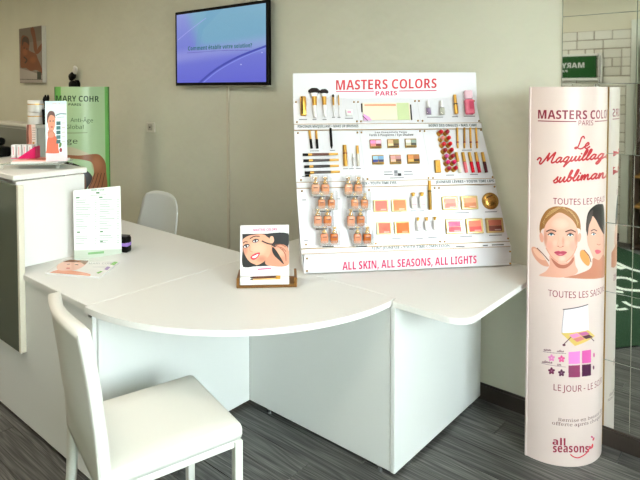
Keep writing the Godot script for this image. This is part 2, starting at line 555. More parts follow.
# ============================================================ room
func build_room():
	var fl := struct("floor", box(Vector3(-8.2, -0.2, -0.2), Vector3(2.5, -0.012, 4.05)), M.dark)
	var woods := []
	for v in 6: woods.append(wood(v))
	var pw := 0.1425
	var L := 1.22
	var pm := plank_mesh(L - 0.0015, pw - 0.0012, 0.012)
	var half := plank_mesh(L / 2 - 0.0015, pw - 0.0012, 0.012)
	var rows := int(ceil(3.85 / pw))
	var count := 0
	var rest := tool_()
	for r in rows:
		var z := -0.025 + (r + 0.5) * pw
		var off := fmod(r * 0.43 + 0.17 * fmod(r * r, 3.0), 1.0) * L
		for k in range(-4, 3):
			var x := k * L + off
			if x > 2.2 or z > 3.85: continue
			var p := obj("plank", pm, woods[(r * 5 + k * 3 + 30) % 6], fl, at(x, 0, z))
			if (r + k) % 2 == 0: p.rotation.y = PI
			count += 1
		# beyond the desk the boards can no longer be told apart
		var xe := -4 * L + off - L / 2
		cbox(rest, at((-8.2 + xe) / 2, -0.006, z), Vector3(xe + 8.2, 0.012, pw - 0.002), 0.0)
	var far := obj("far_planks", fin(rest), mat(Color(0.36, 0.33, 0.30), 0.45), fl)
	far.set_meta("kind", "stuff")

	var H := 2.9
	struct("wall_back", box(Vector3(-8.2, -0.2, -0.2), Vector3(2.5, H, 0)), M.wall)
	struct("wall_left", box(Vector3(-8.4, -0.2, -0.2), Vector3(-8.2, H, 4.05)), M.wall)
	struct("ceiling", box(Vector3(-8.4, H, -0.2), Vector3(2.5, H + 0.2, 4.05)), M.ceiling)
	struct("wall_front", box(Vector3(-8.2, -0.2, 3.85), Vector3(2.5, H, 4.05)), mat(Color(0.90, 0.88, 0.80), 0.85))
	# window wall on the right
	var wx := 2.1
	var wr := tool_()
	cbox(wr, at(wx + 0.1, 0.35, 1.925), Vector3(0.2, 1.1, 4.25))
	cbox(wr, at(wx + 0.1, 2.78, 1.925), Vector3(0.2, 0.24, 4.25))
	cbox(wr, at(wx + 0.1, 1.78, 0.525), Vector3(0.2, 1.76, 1.45))
	cbox(wr, at(wx + 0.1, 1.78, 3.85), Vector3(0.2, 1.76, 0.4))
	struct("wall_right", fin(wr), M.wall)
	var win := struct("window_1", box(Vector3(wx + 0.095, 0.9, 1.25), Vector3(wx + 0.101, 2.66, 3.65)), M.glass)
	for z in [1.275, 2.45, 3.625]:
		obj("mullion", box(Vector3(wx + 0.06, 0.9, z - 0.025), Vector3(wx + 0.14, 2.66, z + 0.025), 0.004), M.white, win)
	for y in [0.925, 2.635]:
		obj("rail", box(Vector3(wx + 0.06, y - 0.025, 1.25), Vector3(wx + 0.14, y + 0.025, 3.65), 0.004), M.white, win)
	struct("pavement", box(Vector3(2.5, -0.3, -6), Vector3(14, -0.1, 10)), mat(Color(0.55, 0.54, 0.52), 0.9))

	# skirting
	var bb := tool_()
	cbox(bb, at(-2.85, 0.036, 0.008), Vector3(10.7, 0.072, 0.016))
	cbox(bb, at(-2.85, 0.077, 0.006), Vector3(10.7, 0.012, 0.012), 0.003)
	struct("baseboard_back", fin(bb), M.base)
	struct("baseboard_front", box(Vector3(-8.2, 0, 3.832), Vector3(-1.48, 0.085, 3.85), 0.003), M.base)

	# ceiling lamps: flat panels; the leftmost is added to lift the dark far wall
	for p in [Vector3(-7.2, H, 2.0), Vector3(-4.9, H, 2.2), Vector3(-2.6, H, 2.4), Vector3(-0.4, H, 2.2)]:
		var t := thing("ceiling_light", "square white panel lamp on the ceiling above the %s" % ["far end of the room, added to brighten the far wall", "green totem", "white dining chair", "pink totem and mirror"][int(round((p.x + 7.2) / 2.27))], "lamp", at(p.x, H, p.z), "ceiling panel lamps")
		obj("frame", box(Vector3(-0.31, -0.02, -0.31), Vector3(0.31, 0, 0.31), 0.004), M.white, t)
		var em := mat(Color(1, 0.98, 0.94), 0.5)
		em.emission_enabled = true; em.emission = Color(1.0, 0.93, 0.82); em.emission_energy_multiplier = 4.0
		obj("diffuser", box(Vector3(-0.28, -0.024, -0.28), Vector3(0.28, -0.02, 0.28)), em, t)
		var al := AreaLight3D.new()
		al.name = "panel_light"
		al.area_size = Vector2(0.56, 0.56)
		al.light_color = Color(1.0, 0.96, 0.92) if p.x > -4.0 else Color(1.0, 0.91, 0.79)
		al.light_energy = 1.75
		al.area_range = 14.0
		al.shadow_enabled = true
		t.add_child(al)
		al.position = Vector3(0, -0.03, 0)
		al.rotation_degrees = Vector3(-90, 0, 0)

	# mirror tiles
	var mt := thing("tiled_mirror", "wall mirror of square tiles beside the curved pink totem", "mirror", at(-0.896, 0.0835, 0))
	obj("backing", box(Vector3(-0.003, 0, 0), Vector3(0.933, 2.48, 0.004)), mat(Color(0.62, 0.66, 0.62), 0.6), mt)
	var mirror := mat(Color(0.93, 0.95, 0.93), 0.02, 1.0)
	var tilem := cbx(Vector3(0.3082, 0.3082, 0.004), 0.0008)
	for r in 8:
		for c in 3:
			var o := obj("mirror_tile", tilem, mirror, mt, at(0.155 + c * 0.31, 0.148 + r * 0.31, 0.0065))
			o.rotation_degrees = Vector3([0.05, -0.06, 0.0, 0.07, -0.04, 0.05, 0.0, 0.03][r], [0.28, 0.26, 0.30, 0.28, 0.0, -0.28, -0.25, -0.3][r] + c * 0.03, 0)

# ============================================================ desks
const TOP := 0.74
func build_desks():
	var th := 0.024
	# left desk with the tall counter
	var d := thing("reception_desk", "long white reception desk with straight front panel, carrying the tall counter", "desk", at(-3.4, 0, 1.2))
	var inv := at(3.4, 0, -1.2)
	obj("worktop", slab(PackedVector2Array([Vector2(-4.8, 0.757), Vector2(-2.183, 0.757), Vector2(-2.183, 1.66), Vector2(-4.8, 1.66)]), TOP - th, TOP, 0.002), M.white, d, inv)
	obj("front_panel", box(Vector3(-4.8, 0.018, 1.632), Vector3(-2.166, TOP - th - 0.004, 1.65), 0.0015), M.panel, d, inv)
	obj("side_panel", box(Vector3(-2.175, 0.018, 0.8185), Vector3(-2.155, TOP - th - 0.003, 1.631), 0.0015), M.panel, d, inv)
	obj("rear_panel", box(Vector3(-4.8, 0.018, 1.1), Vector3(-2.176, 0.6, 1.118), 0.001), M.panel, d, inv)
	for p in [Vector2(-4.7, 1.6), Vector2(-3.4, 1.6), Vector2(-2.2, 1.6), Vector2(-2.17, 0.95), Vector2(-2.17, 1.3)]:
		obj("foot", lathed([Vector2(0.0, 0), Vector2(0.012, 0), Vector2(0.012, 0.018), Vector2(0, 0.018)], 10), M.steel, d, at(p.x, 0, p.y).translated(Vector3(3.4, 0, -1.2)))
	obj("hinge_plate", cbx(Vector3(0.02, 0.018, 0.008), 0.002), M.steel, d, at(-2.172, TOP - th - 0.012, 1.655).translated(Vector3(3.4, 0, -1.2)))
	# tall counter
	var c := thing("tall_counter", "tall white counter with grey glass front standing on the reception desk", "counter", at(-3.8, TOP, 1.48))
	var ic := at(3.8, -TOP, -1.48)
	obj("counter_top", box(Vector3(-4.8, 1.163, 1.28), Vector3(-2.90, 1.189, 1.65), 0.003), M.white, c, ic)
	obj("end_panel", box(Vector3(-2.93, TOP, 1.30), Vector3(-2.892, 1.158, 1.64), 0.0015), M.white, c, ic)
	obj("end_panel", box(Vector3(-4.79, TOP, 1.32), Vector3(-4.755, 1.158, 1.64), 0.0015), M.white, c, ic)
	obj("back_panel", box(Vector3(-4.755, TOP, 1.60), Vector3(-2.931, 1.158, 1.62), 0.0015), M.white, c, ic)
	obj("glass_front", box(Vector3(-4.8, 0.37, 1.664), Vector3(-2.802, 1.156, 1.676), 0.002), mat(Color(0.35, 0.38, 0.33), 0.08), c, ic)
	obj("edge_profile", box(Vector3(-2.8015, 0.37, 1.651), Vector3(-2.780, 1.156, 1.677), 0.002), mat(Color(0.86, 0.84, 0.77), 0.3), c, ic)
	for x in [-4.77, -3.8, -2.91]:
		obj("spacer", box(Vector3(x - 0.012, 1.158, 1.40), Vector3(x + 0.012, 1.163, 1.50)), M.steel, c, ic)
	obj("batten", box(Vector3(-4.8, 0.45, 1.651), Vector3(-2.85, 0.50, 1.6635)), M.dark, c, ic)
	# quarter round corner top
	var cc := Vector2(-2.18, 0.832)
	var R := 0.885
	var pts := PackedVector2Array([Vector2(-2.18, 0.79), Vector2(-1.30, 0.79)])
	var n := 36
	for k in n + 1:
		var a := PI / 2 * k / n
		pts.append(Vector2(cc.x + R * cos(a), cc.y + (R - 0.045) * sin(a) + 0.0))
	var qc := thing("corner_worktop", "quarter-round white worktop joining the two desks", "worktop", at(-1.9, TOP, 1.1))
	obj("top", slab(pts, TOP - th, TOP, 0.002), M.white, qc, at(1.9, -TOP, -1.1))
	obj("bracket", box(Vector3(-2.15, TOP - th - 0.04, 0.86), Vector3(-2.11, TOP - th, 1.2), 0.002), M.steel, qc, at(1.9, -TOP, -1.1))
	# right desk
	var e := thing("side_desk", "white square desk with rounded overhanging end holding the cosmetics display", "desk", at(-1.6, 0, 0.4))
	var ie := at(1.6, 0, -0.4)
	var q := PackedVector2Array([Vector2(-2.245, 0.005), Vector2(-0.962, 0.005)])
	for k in 9:
		var a := PI / 2 * k / 8
		q.append(Vector2(-0.962 - 0.085 + 0.085 * cos(a), 0.83 - 0.085 + 0.085 * sin(a)))
	q.append_array([Vector2(-1.286, 0.83), Vector2(-1.298, 0.788), Vector2(-2.182, 0.788), Vector2(-2.182, 0.755), Vector2(-2.245, 0.755)])
	obj("worktop", slab(q, TOP - th, TOP, 0.002), M.white, e, ie)
	obj("front_panel", box(Vector3(-2.1555, 0.018, 0.80), Vector3(-1.302, TOP - th - 0.002, 0.818), 0.0015), M.panel, e, ie)
	obj("side_panel", box(Vector3(-1.30, 0.018, 0.018), Vector3(-1.278, TOP - th - 0.002, 0.822), 0.0025), M.panel, e, ie)
	obj("back_panel", box(Vector3(-2.17, 0.018, 0.018), Vector3(-2.15, TOP - th - 0.002, 0.80), 0.0015), M.panel, e, ie)
	for p in [Vector2(-2.02, 0.809), Vector2(-1.36, 0.809), Vector2(-1.29, 0.70), Vector2(-1.29, 0.12), Vector2(-2.15, 0.1)]:
		obj("foot", lathed([Vector2(0.0, 0), Vector2(0.012, 0), Vector2(0.012, 0.018), Vector2(0, 0.018)], 10), M.steel, e, at(p.x, 0, p.y).translated(Vector3(1.6, 0, -0.4)))

# ============================================================ chairs
func build_chairs():
	var lea := mat(Color(0.90, 0.90, 0.87), 0.42)
	lea.normal_enabled = true; lea.normal_texture = noise_normal(0.2, 2.0); lea.normal_scale = 0.1
	lea.uv1_triplanar = true; lea.uv1_scale = Vector3.ONE * 6
	# dining chair: local -z is the front
	var fl := Vector3(-1.868, 0, 1.396)
	var fr := Vector3(-1.442, 0, 1.503)
	var X := (fr - fl).normalized()
	var Z := X.cross(Vector3.UP)
	var w := (fr - fl).length()
	var t := thing("dining_chair", "white leatherette dining chair with curved backrest in front of the desk", "chair", Transform3D(Basis(X, Vector3.UP, Z), (fl + fr) * 0.5 + Z * 0.21))
	var hw := w * 0.5
	var st := tool_()
	rbox(st, at(0, 0.445, 0.014), Vector3(w, 0.055, 0.462), 0.02, 8)
	obj("seat", fin(st), lea, t)
	obj("seat_frame", box(Vector3(-hw + 0.01, 0.395, -0.205), Vector3(hw - 0.01, 0.42, 0.205), 0.003), lea, t)
	for sx in [-1, 1]:
		obj("leg", box(Vector3(sx * (hw - 0.016) - 0.0145, 0, -0.212), Vector3(sx * (hw - 0.016) + 0.0145, 0.418, -0.183), 0.003), lea, t)
		var rl := tool_()
		tube(rl, [Vector3(sx * (hw - 0.02), 0, 0.275), Vector3(sx * (hw - 0.02), 0.25, 0.245), Vector3(sx * (hw - 0.02), 0.43, 0.238)], [0.015, 0.019, 0.02], 4)
		obj("leg", fin(rl), lea, t)
	var bw := hw - 0.004
	var back := func(u: float, v: float) -> Vector3:
		var x := (u * 2 - 1)
		var y := lerpf(0.42, 0.915, v) - 0.012 * pow(absf(x), 6) * v
		var z := 0.238 + 0.015 * v + 0.037 * v * v + 0.028 * (1 - x * x) * smoothstep(0.0, 0.5, v)
		return Vector3(x * (bw - 0.012 * v * v), y, z)
	obj("backrest", sheet(back, 20, 20, 0.036), lea, t)
	var seam := tool_()
	var sp := []
	for k in 21:
		sp.append(back.call(1.0, k / 20.0) + Vector3(0.0, 0, 0.0175))
	tube(seam, sp, 0.0022, 6)
	obj("piping", fin(seam), lea, t)

	# shell chair behind the desk
	var pl := mat(Color(0.84, 0.86, 0.85), 0.3)
	var yw := PI - 0.12
	var t2 := thing("shell_chair", "white plastic shell chair behind the desk near the wall", "chair", Transform3D(Basis(Vector3.UP, yw), Vector3(-3.445, 0, 0.70)))
	var shell := func(u: float, v: float) -> Vector3:
		var x := u * 2 - 1
		# v 0 front of the seat, .45 the bend, 1 top of the back; the chair faces local -z
		var s := v
		var y: float
		var z: float
		if s < 0.5:
			var k := s / 0.5
			z = lerpf(-0.22, 0.17, k)
			y = 0.455 - 0.02 * sin(k * PI) + 0.03 * smoothstep(0.75, 1.0, k)
		else:
			var k := (s - 0.5) / 0.5
			z = 0.17 + 0.085 * k + 0.012 * sin(k * PI)
			y = 0.485 + 0.40 * k
		var ww := 0.265 if s < 0.5 else lerpf(0.30, 0.24, (s - 0.5) * 2)
		# rounded ends
		var endr := 0.0
		if s > 0.86: endr = (s - 0.86) / 0.14
		if s < 0.1: endr = (0.1 - s) / 0.1
		ww *= sqrt(maxf(0.0, 1.0 - 0.20 * endr * endr))
		return Vector3(x * ww, y - (0.03 * pow(absf(x), 3) * smoothstep(0.9, 1.0, s)), z - 0.035 * x * x * smoothstep(0.4, 0.7, s))
	obj("shell", sheet(shell, 16, 30, 0.008), pl, t2)
	for sx in [-1, 1]:
		for sz in [-1, 1]:
			var lg := tool_()
			tube(lg, [Vector3(sx * 0.14, 0.44, sz * 0.12), Vector3(sx * 0.21, 0, sz * 0.2)], [0.014, 0.009], 8)
			obj("leg", fin(lg), pl, t2)

# ============================================================ curved cardboard totems
func lens(a: Vector3, b: Vector3, sag: float) -> Dictionary:
	var ch := b - a
	var w := ch.length()
	var d := ch / w
	var n := Vector3(-d.z, 0, d.x)
	var r := (w * w / 4 + sag * sag) / (2 * sag)
	return {"d": d, "n": n, "r": r, "al": asin(w / 2 / r), "o": (a + b) / 2 + n * (sag - r), "m": (a + b) / 2}
func lens_uv(l: Dictionary, hgt: float, p: Vector2, W: int, Hh: int) -> Vector2:
	var dr := ray(p.x, p.y)
	var e: Vector3 = EYE - l.o
	e.y = 0
	var q := Vector3(dr.x, 0, dr.z)
	var A := q.length_squared()
	var B := 2 * e.dot(q)
	var Cq: float = e.length_squared() - l.r * l.r
	var disc := B * B - 4 * A * Cq
	var tt := (-B - sqrt(maxf(disc, 0.0))) / (2 * A)
	var hit := EYE + dr * tt
	var k: Vector3 = hit - l.o
	var ang := atan2(k.dot(l.d), k.dot(l.n))
	return Vector2((ang / l.al * 0.5 + 0.5) * W, (1.0 - hit.y / hgt) * Hh)
func totem(called, label, l: Dictionary, hgt: float, print_mat: Material, edge_mat: Material, left_mat: Material):
	var base := Transform3D(Basis(l.d, Vector3.UP, l.n), l.m)
	var t := thing(called, label, "advertising totem", base)
	var off: float = (l.o - l.m).dot(l.n)
	for side in [1.0, -1.0]:
		var st := SurfaceTool.new()
		st.begin(Mesh.PRIMITIVE_TRIANGLES)
		var n := 40
		for k in n:
			var vs := []
			for j in [k, k + 1]:
				var a: float = lerpf(-l.al, l.al, float(j) / n)
				var nr := Vector3(sin(a), 0, cos(a) * side) if side > 0 else Vector3(-sin(a), 0, -cos(a))
				var p := Vector3(sin(a) * l.r, 0, cos(a) * l.r + off) if side > 0 else Vector3(-sin(a) * l.r, 0, -(cos(a) * l.r + off))
				vs.append([p, nr, float(j) / n])
			for q in [[0, 0], [0, 1], [1, 1], [0, 0], [1, 1], [1, 0]]:
				var s: Array = vs[q[0]]
				st.set_normal(s[1]); st.set_uv(Vector2(s[2], 1.0 - q[1])); st.add_vertex(s[0] + Vector3(0, hgt * q[1], 0))
		obj("front_sheet" if side > 0 else "back_sheet", st.commit(), print_mat, t)
	var hw: float = sin(l.al) * l.r
	for s in [-1, 1]:
		obj("edge_strip", cbx(Vector3(0.006, hgt, 0.011), 0.0015, Vector3(s * (hw + 0.002), hgt / 2, 0)), edge_mat if s > 0 else left_mat, t)
	var cap := PackedVector2Array()
	for k in 17:
		var a: float = lerpf(-l.al, l.al, k / 16.0)
		cap.append(Vector2(sin(a) * l.r, cos(a) * l.r + off) * 0.985)
	for k in range(1, 16):
		var a: float = lerpf(l.al, -l.al, k / 16.0)
		cap.append(Vector2(sin(a) * l.r, -(cos(a) * l.r + off)) * 0.985)
	obj("stiffener", slab(cap, hgt - 0.06, hgt - 0.056), M.paper, t)
	obj("stiffener", slab(cap, 0.004, 0.008), M.paper, t)

func build_totems():
	var W := 600
	var Hh := 2048
	var hgt := 1.612
	var l := lens(Vector3(-0.926, 0, 0.316), Vector3(-0.70, 0, 0.02), 0.117)
	var bg := Color(0.90, 0.835, 0.815)
	var cv := Canvas.new(W, Hh, bg, func(p): return lens_uv(l, hgt, p, W, Hh))
	var berry := Color(0.52, 0.02, 0.18)
	var red := Color(0.74, 0.02, 0.10)
	# flat layout in print space for what wraps round the edge: x as fraction of the arc
	var pr := Canvas.new(1, 1, bg, func(p): return Vector2(p.x * W, (1.0 - p.y / hgt) * Hh))
	pr.img = cv.img; pr.w = W; pr.h = Hh
	var hy := func(x: float, y: float) -> float: return (1.0 - lens_uv(l, hgt, Vector2(x, y), W, Hh).y / Hh) * hgt
	var sx := func(x: float, y: float) -> float: return lens_uv(l, hgt, Vector2(x, y), W, Hh).x / W
	var put := func(f: Font, s: String, a: float, b: float, y: float, cap: float, c: Color):
		pr.text(f, s, a, y, b, y, -cap, c)
	# heading
	var x0: float = sx.call(538, 118)
	put.call(sans_bold, "MASTERS COLORS", x0, 1.0 - x0, hy.call(538, 118.5), 0.036, berry)
	pr.line([x0, hy.call(538, 120.8), 0.405, hy.call(538, 120.8)], 0.0035, berry)
	pr.line([0.595, hy.call(538, 120.8), 1.0 - x0, hy.call(538, 120.8)], 0.0035, berry)
	put.call(sans, "PARIS", 0.425, 0.575, hy.call(575, 125.5), 0.021, berry)
	# script
	cursive(cv, "Le", 575.5, 149, 5.8, 1.15, 0.05, 1.4, red)
	cursive(cv, "Maquillage", 541, 164, 4.9, 1.52, 0.09, 1.6, red)
	cursive(cv, "sublimant", 553, 183, 5.2, 1.45, 0.10, 1.6, red)
	var x1: float = sx.call(553, 203)
	put.call(sans, "TOUTES LES PEAUX", x1, 1.0 - x1 + 0.02, hy.call(553, 204), 0.026, berry)
	# two women
	paint_faces(cv)
	var x2: float = sx.call(548, 297)
	put.call(sans, "TOUTES LES SAISONS", x2, 1.0 - x2 + 0.03, hy.call(548, 296), 0.028, berry)
	# open palette
	cv.poly([564, 310, 588, 305, 589, 331, 562, 333], Color(0.93, 0.93, 0.95), false)
	cv.line([563, 309.5, 588, 304.5], 1.0, Color(0.35, 0.30, 0.34), false)
	cv.line([564, 310, 562, 332, 566, 336], 0.6, Color(0.65, 0.6, 0.65))
	cv.poly([561, 333, 588, 330, 595, 336, 575, 346], Color(0.89, 0.77, 0.42), false)
	cv.poly([569, 335, 577, 333, 581, 336, 573, 338.5], Color(0.93, 0.58, 0.80), false)
	cv.poly([578, 333, 586, 331.5, 590, 334, 582, 336], Color(0.80, 0.42, 0.66), false)
	cv.poly([573, 339, 581, 336.5, 585, 339, 577, 342], Color(0.86, 0.52, 0.52), false)
	cv.poly([582, 336.5, 589, 334.5, 593, 337, 586, 339], Color(0.32, 0.12, 0.24), false)
	cv.line([563, 345, 571, 337], 0.9, Color(0.4, 0.25, 0.3))
	cv.ell(564, 345, 1.6, 1.2, Color(0.4, 0.15, 0.25))
	cv.line([590, 337, 594, 341], 0.9, Color(0.4, 0.25, 0.3))
	# swatches and blossoms
	cv.poly([568.5, 352, 580, 351, 580, 363.5, 568.5, 364], Color(0.93, 0.55, 0.86), false)
	cv.poly([582, 350.8, 591, 349.5, 591, 362.5, 582, 363.3], Color(0.89, 0.38, 0.70), false)
	cv.poly([568.5, 365.5, 580, 365, 580, 377, 568.5, 377.3], Color(0.60, 0.24, 0.42), false)
	cv.poly([582, 364.8, 591, 363.8, 591, 375.3, 582, 376.6], Color(0.33, 0.12, 0.28), false)
	for b in [[551.5, 358, Color(0.93, 0.55, 0.80)], [561.5, 359, Color(0.90, 0.35, 0.60)], [551.5, 371, Color(0.45, 0.12, 0.30)], [561.5, 373, Color(0.36, 0.13, 0.28)]]:
		for k in 5:
			var v := Vector2(0, -2.1).rotated(TAU * k / 5)
			cv.ell(b[0] + v.x * 0.95, b[1] + v.y, 1.2, 1.6, b[2], TAU * k / 5)
		cv.ell(b[0], b[1], 0.9, 0.9, b[2].lightened(0.3))
	cv.ell(594, 355, 0.8, 2.4, Color(0.85, 0.3, 0.6)); cv.ell(593.6, 367.5, 0.8, 2.0, Color(0.4, 0.12, 0.28))
	var small := Color(0.55, 0.42, 0.46)
	cv.line([543, 351.5, 566, 353.5], 0.45, small); cv.line([541, 363, 566, 367], 0.45, small)
	cursive(cv, "rinm", 543.5, 350.6, 1.4, 1.5, -0.06, 0.5, small); cursive(cv, "utne", 557, 352, 1.4, 1.4, -0.04, 0.5, small)
	cursive(cv, "utmne", 542, 362.5, 1.4, 1.5, -0.10, 0.5, small); cursive(cv, "ier", 557, 365.5, 1.4, 1.4, -0.06, 0.5, small)
	var x3: float = sx.call(553.5, 391)
	put.call(sans, "LE JOUR - LE SOIR", x3, 1.0 - x3 + 0.05, hy.call(553, 390), 0.027, berry)
	var x4: float = sx.call(558, 421)
	put.call(serif, "Remise en beauté flash", x4, 0.89, hy.call(558, 421), 0.014, Color(0.42, 0.26, 0.26))
	put.call(serif, "offerte après chaque soin", x4 - 0.05, 0.92, hy.call(556, 425), 0.014, Color(0.42, 0.26, 0.26))
	# logo: two lines, a swoosh and petals
	var lg := Color(0.60, 0.04, 0.22)
	cv.text(sans_bold, "all", 552.5, 444.6, 565.5, 445.8, 7.0, lg)
	cv.text(sans_bold, "seasons", 553, 452.4, 589, 452.6, 8.4, lg)
	cv.line([570.5, 454.5, 574, 457, 579, 457.6, 586, 453.5, 590.5, 446.5], 1.1, Color(0.86, 0.10, 0.24))
	cv.ell(592.3, 446, 0.9, 2.3, Color(0.88, 0.12, 0.18), 0.2); cv.ell(590.2, 447.5, 1.0, 1.8, Color(0.80, 0.2, 0.35), -0.6)
	cv.ell(593.5, 439, 0.8, 1.9, Color(0.85, 0.12, 0.3), 0.4); cv.ell(592, 437, 0.9, 1.3, Color(0.80, 0.25, 0.5), -0.7)
	totem("advertising_totem", "tall curved pale pink cardboard totem printed with two women's faces", l, hgt, tinted(tex(cv.img, 0.32), Color(0.94, 0.925, 0.915)), mat(Color(0.66, 0.48, 0.24), 0.5), mat(Color(0.84, 0.78, 0.76), 0.4))

	# green totem behind the desk
	var c := Vector3(-4.40, 0, 0.53)
	var n := Vector3(EYE.x - c.x, 0, EYE.z - c.z).normalized()
	var dd := Vector3(n.z, 0, -n.x)
	var l2 := lens(c - dd * 0.195, c + dd * 0.195, 0.095)
	var W2 := 400
	var H2 := 1536
	var g := Canvas.new(W2, H2, Color(0.70, 0.815, 0.63), func(p): return lens_uv(l2, 1.617, p, W2, H2))
	var gp := Canvas.new(1, 1, bg, func(p): return Vector2(p.x * W2, (1.0 - p.y / 1.617) * H2))
	gp.img = g.img; gp.w = W2; gp.h = H2
	for q in [[0.0, 0.13], [0.9, 1.0]]:
		gp.poly([q[0], 0, q[1], 0, q[1], 1.62, q[0], 1.62], Color(0.45, 0.74, 0.38), false)
	var dkg := Color(0.06, 0.24, 0.10)
	g.text(sans_bold, "MARY COHR", 56, 101.2, 99, 101.8, 5.6, dkg)
	g.text(sans_bold, "PARIS", 68.5, 105.5, 81, 105.8, 2.2, dkg)
	g.text(sans, "Anti-Âge", 70.5, 121.8, 93, 122.4, 4.0, Color(0.22, 0.38, 0.22))
	g.text(sans, "Global", 66, 128.8, 83.5, 129, 4.0, Color(0.22, 0.38, 0.22))
	g.line([66, 133, 87.5, 132.6], 0.5, Color(0.4, 0.5, 0.36))
	g.text(sans, "Age", 60, 143.5, 77.5, 143.5, 5.0, Color(0.25, 0.33, 0.22))
	# crossed arms with hanging hand
	var skin := Color(0.62, 0.40, 0.27)
	g.poly([56, 148, 70, 147, 80, 150, 90, 154, 96, 155, 80, 156, 66, 156, 56, 156], Color(0.80, 0.76, 0.64))
	g.poly([56, 155.5, 68, 155, 80, 155.5, 95, 154, 101, 156, 105.5, 163, 106.5, 175, 107.5, 187, 106, 192, 98, 194, 90, 190, 88, 188, 92, 178, 94, 172, 92, 163, 84, 160, 70, 158.5, 56, 159], skin)
	g.poly([56, 160, 66, 161, 76, 164, 84, 168, 90, 173, 92, 177, 88, 172, 82, 167, 74, 164, 64, 162, 56, 162], Color(0.55, 0.83, 0.42))
	g.poly([56, 162, 68, 162, 78, 165, 86, 170, 92, 176, 91, 182, 87, 188, 82, 196, 56, 196], Color(0.12, 0.08, 0.05))
	g.poly([56, 168, 70, 166, 80, 170, 86, 180, 82, 196, 56, 196], Color(0.45, 0.27, 0.13))
	for k in 4:
		g.line([95 + k * 3.2, 173, 92 + k * 3.6, 182, 87 + k * 4.6, 191], 0.7, Color(0.34, 0.19, 0.12))
	g.blur(97, 164, 6, 8, Color(0.75, 0.52, 0.38, 0.6))
	totem("advertising_totem", "tall curved light green cardboard totem standing behind the tall counter", l2, 1.617, tex(g.img, 0.3), mat(Color(0.25, 0.45, 0.20), 0.5), mat(Color(0.25, 0.45, 0.20), 0.5))

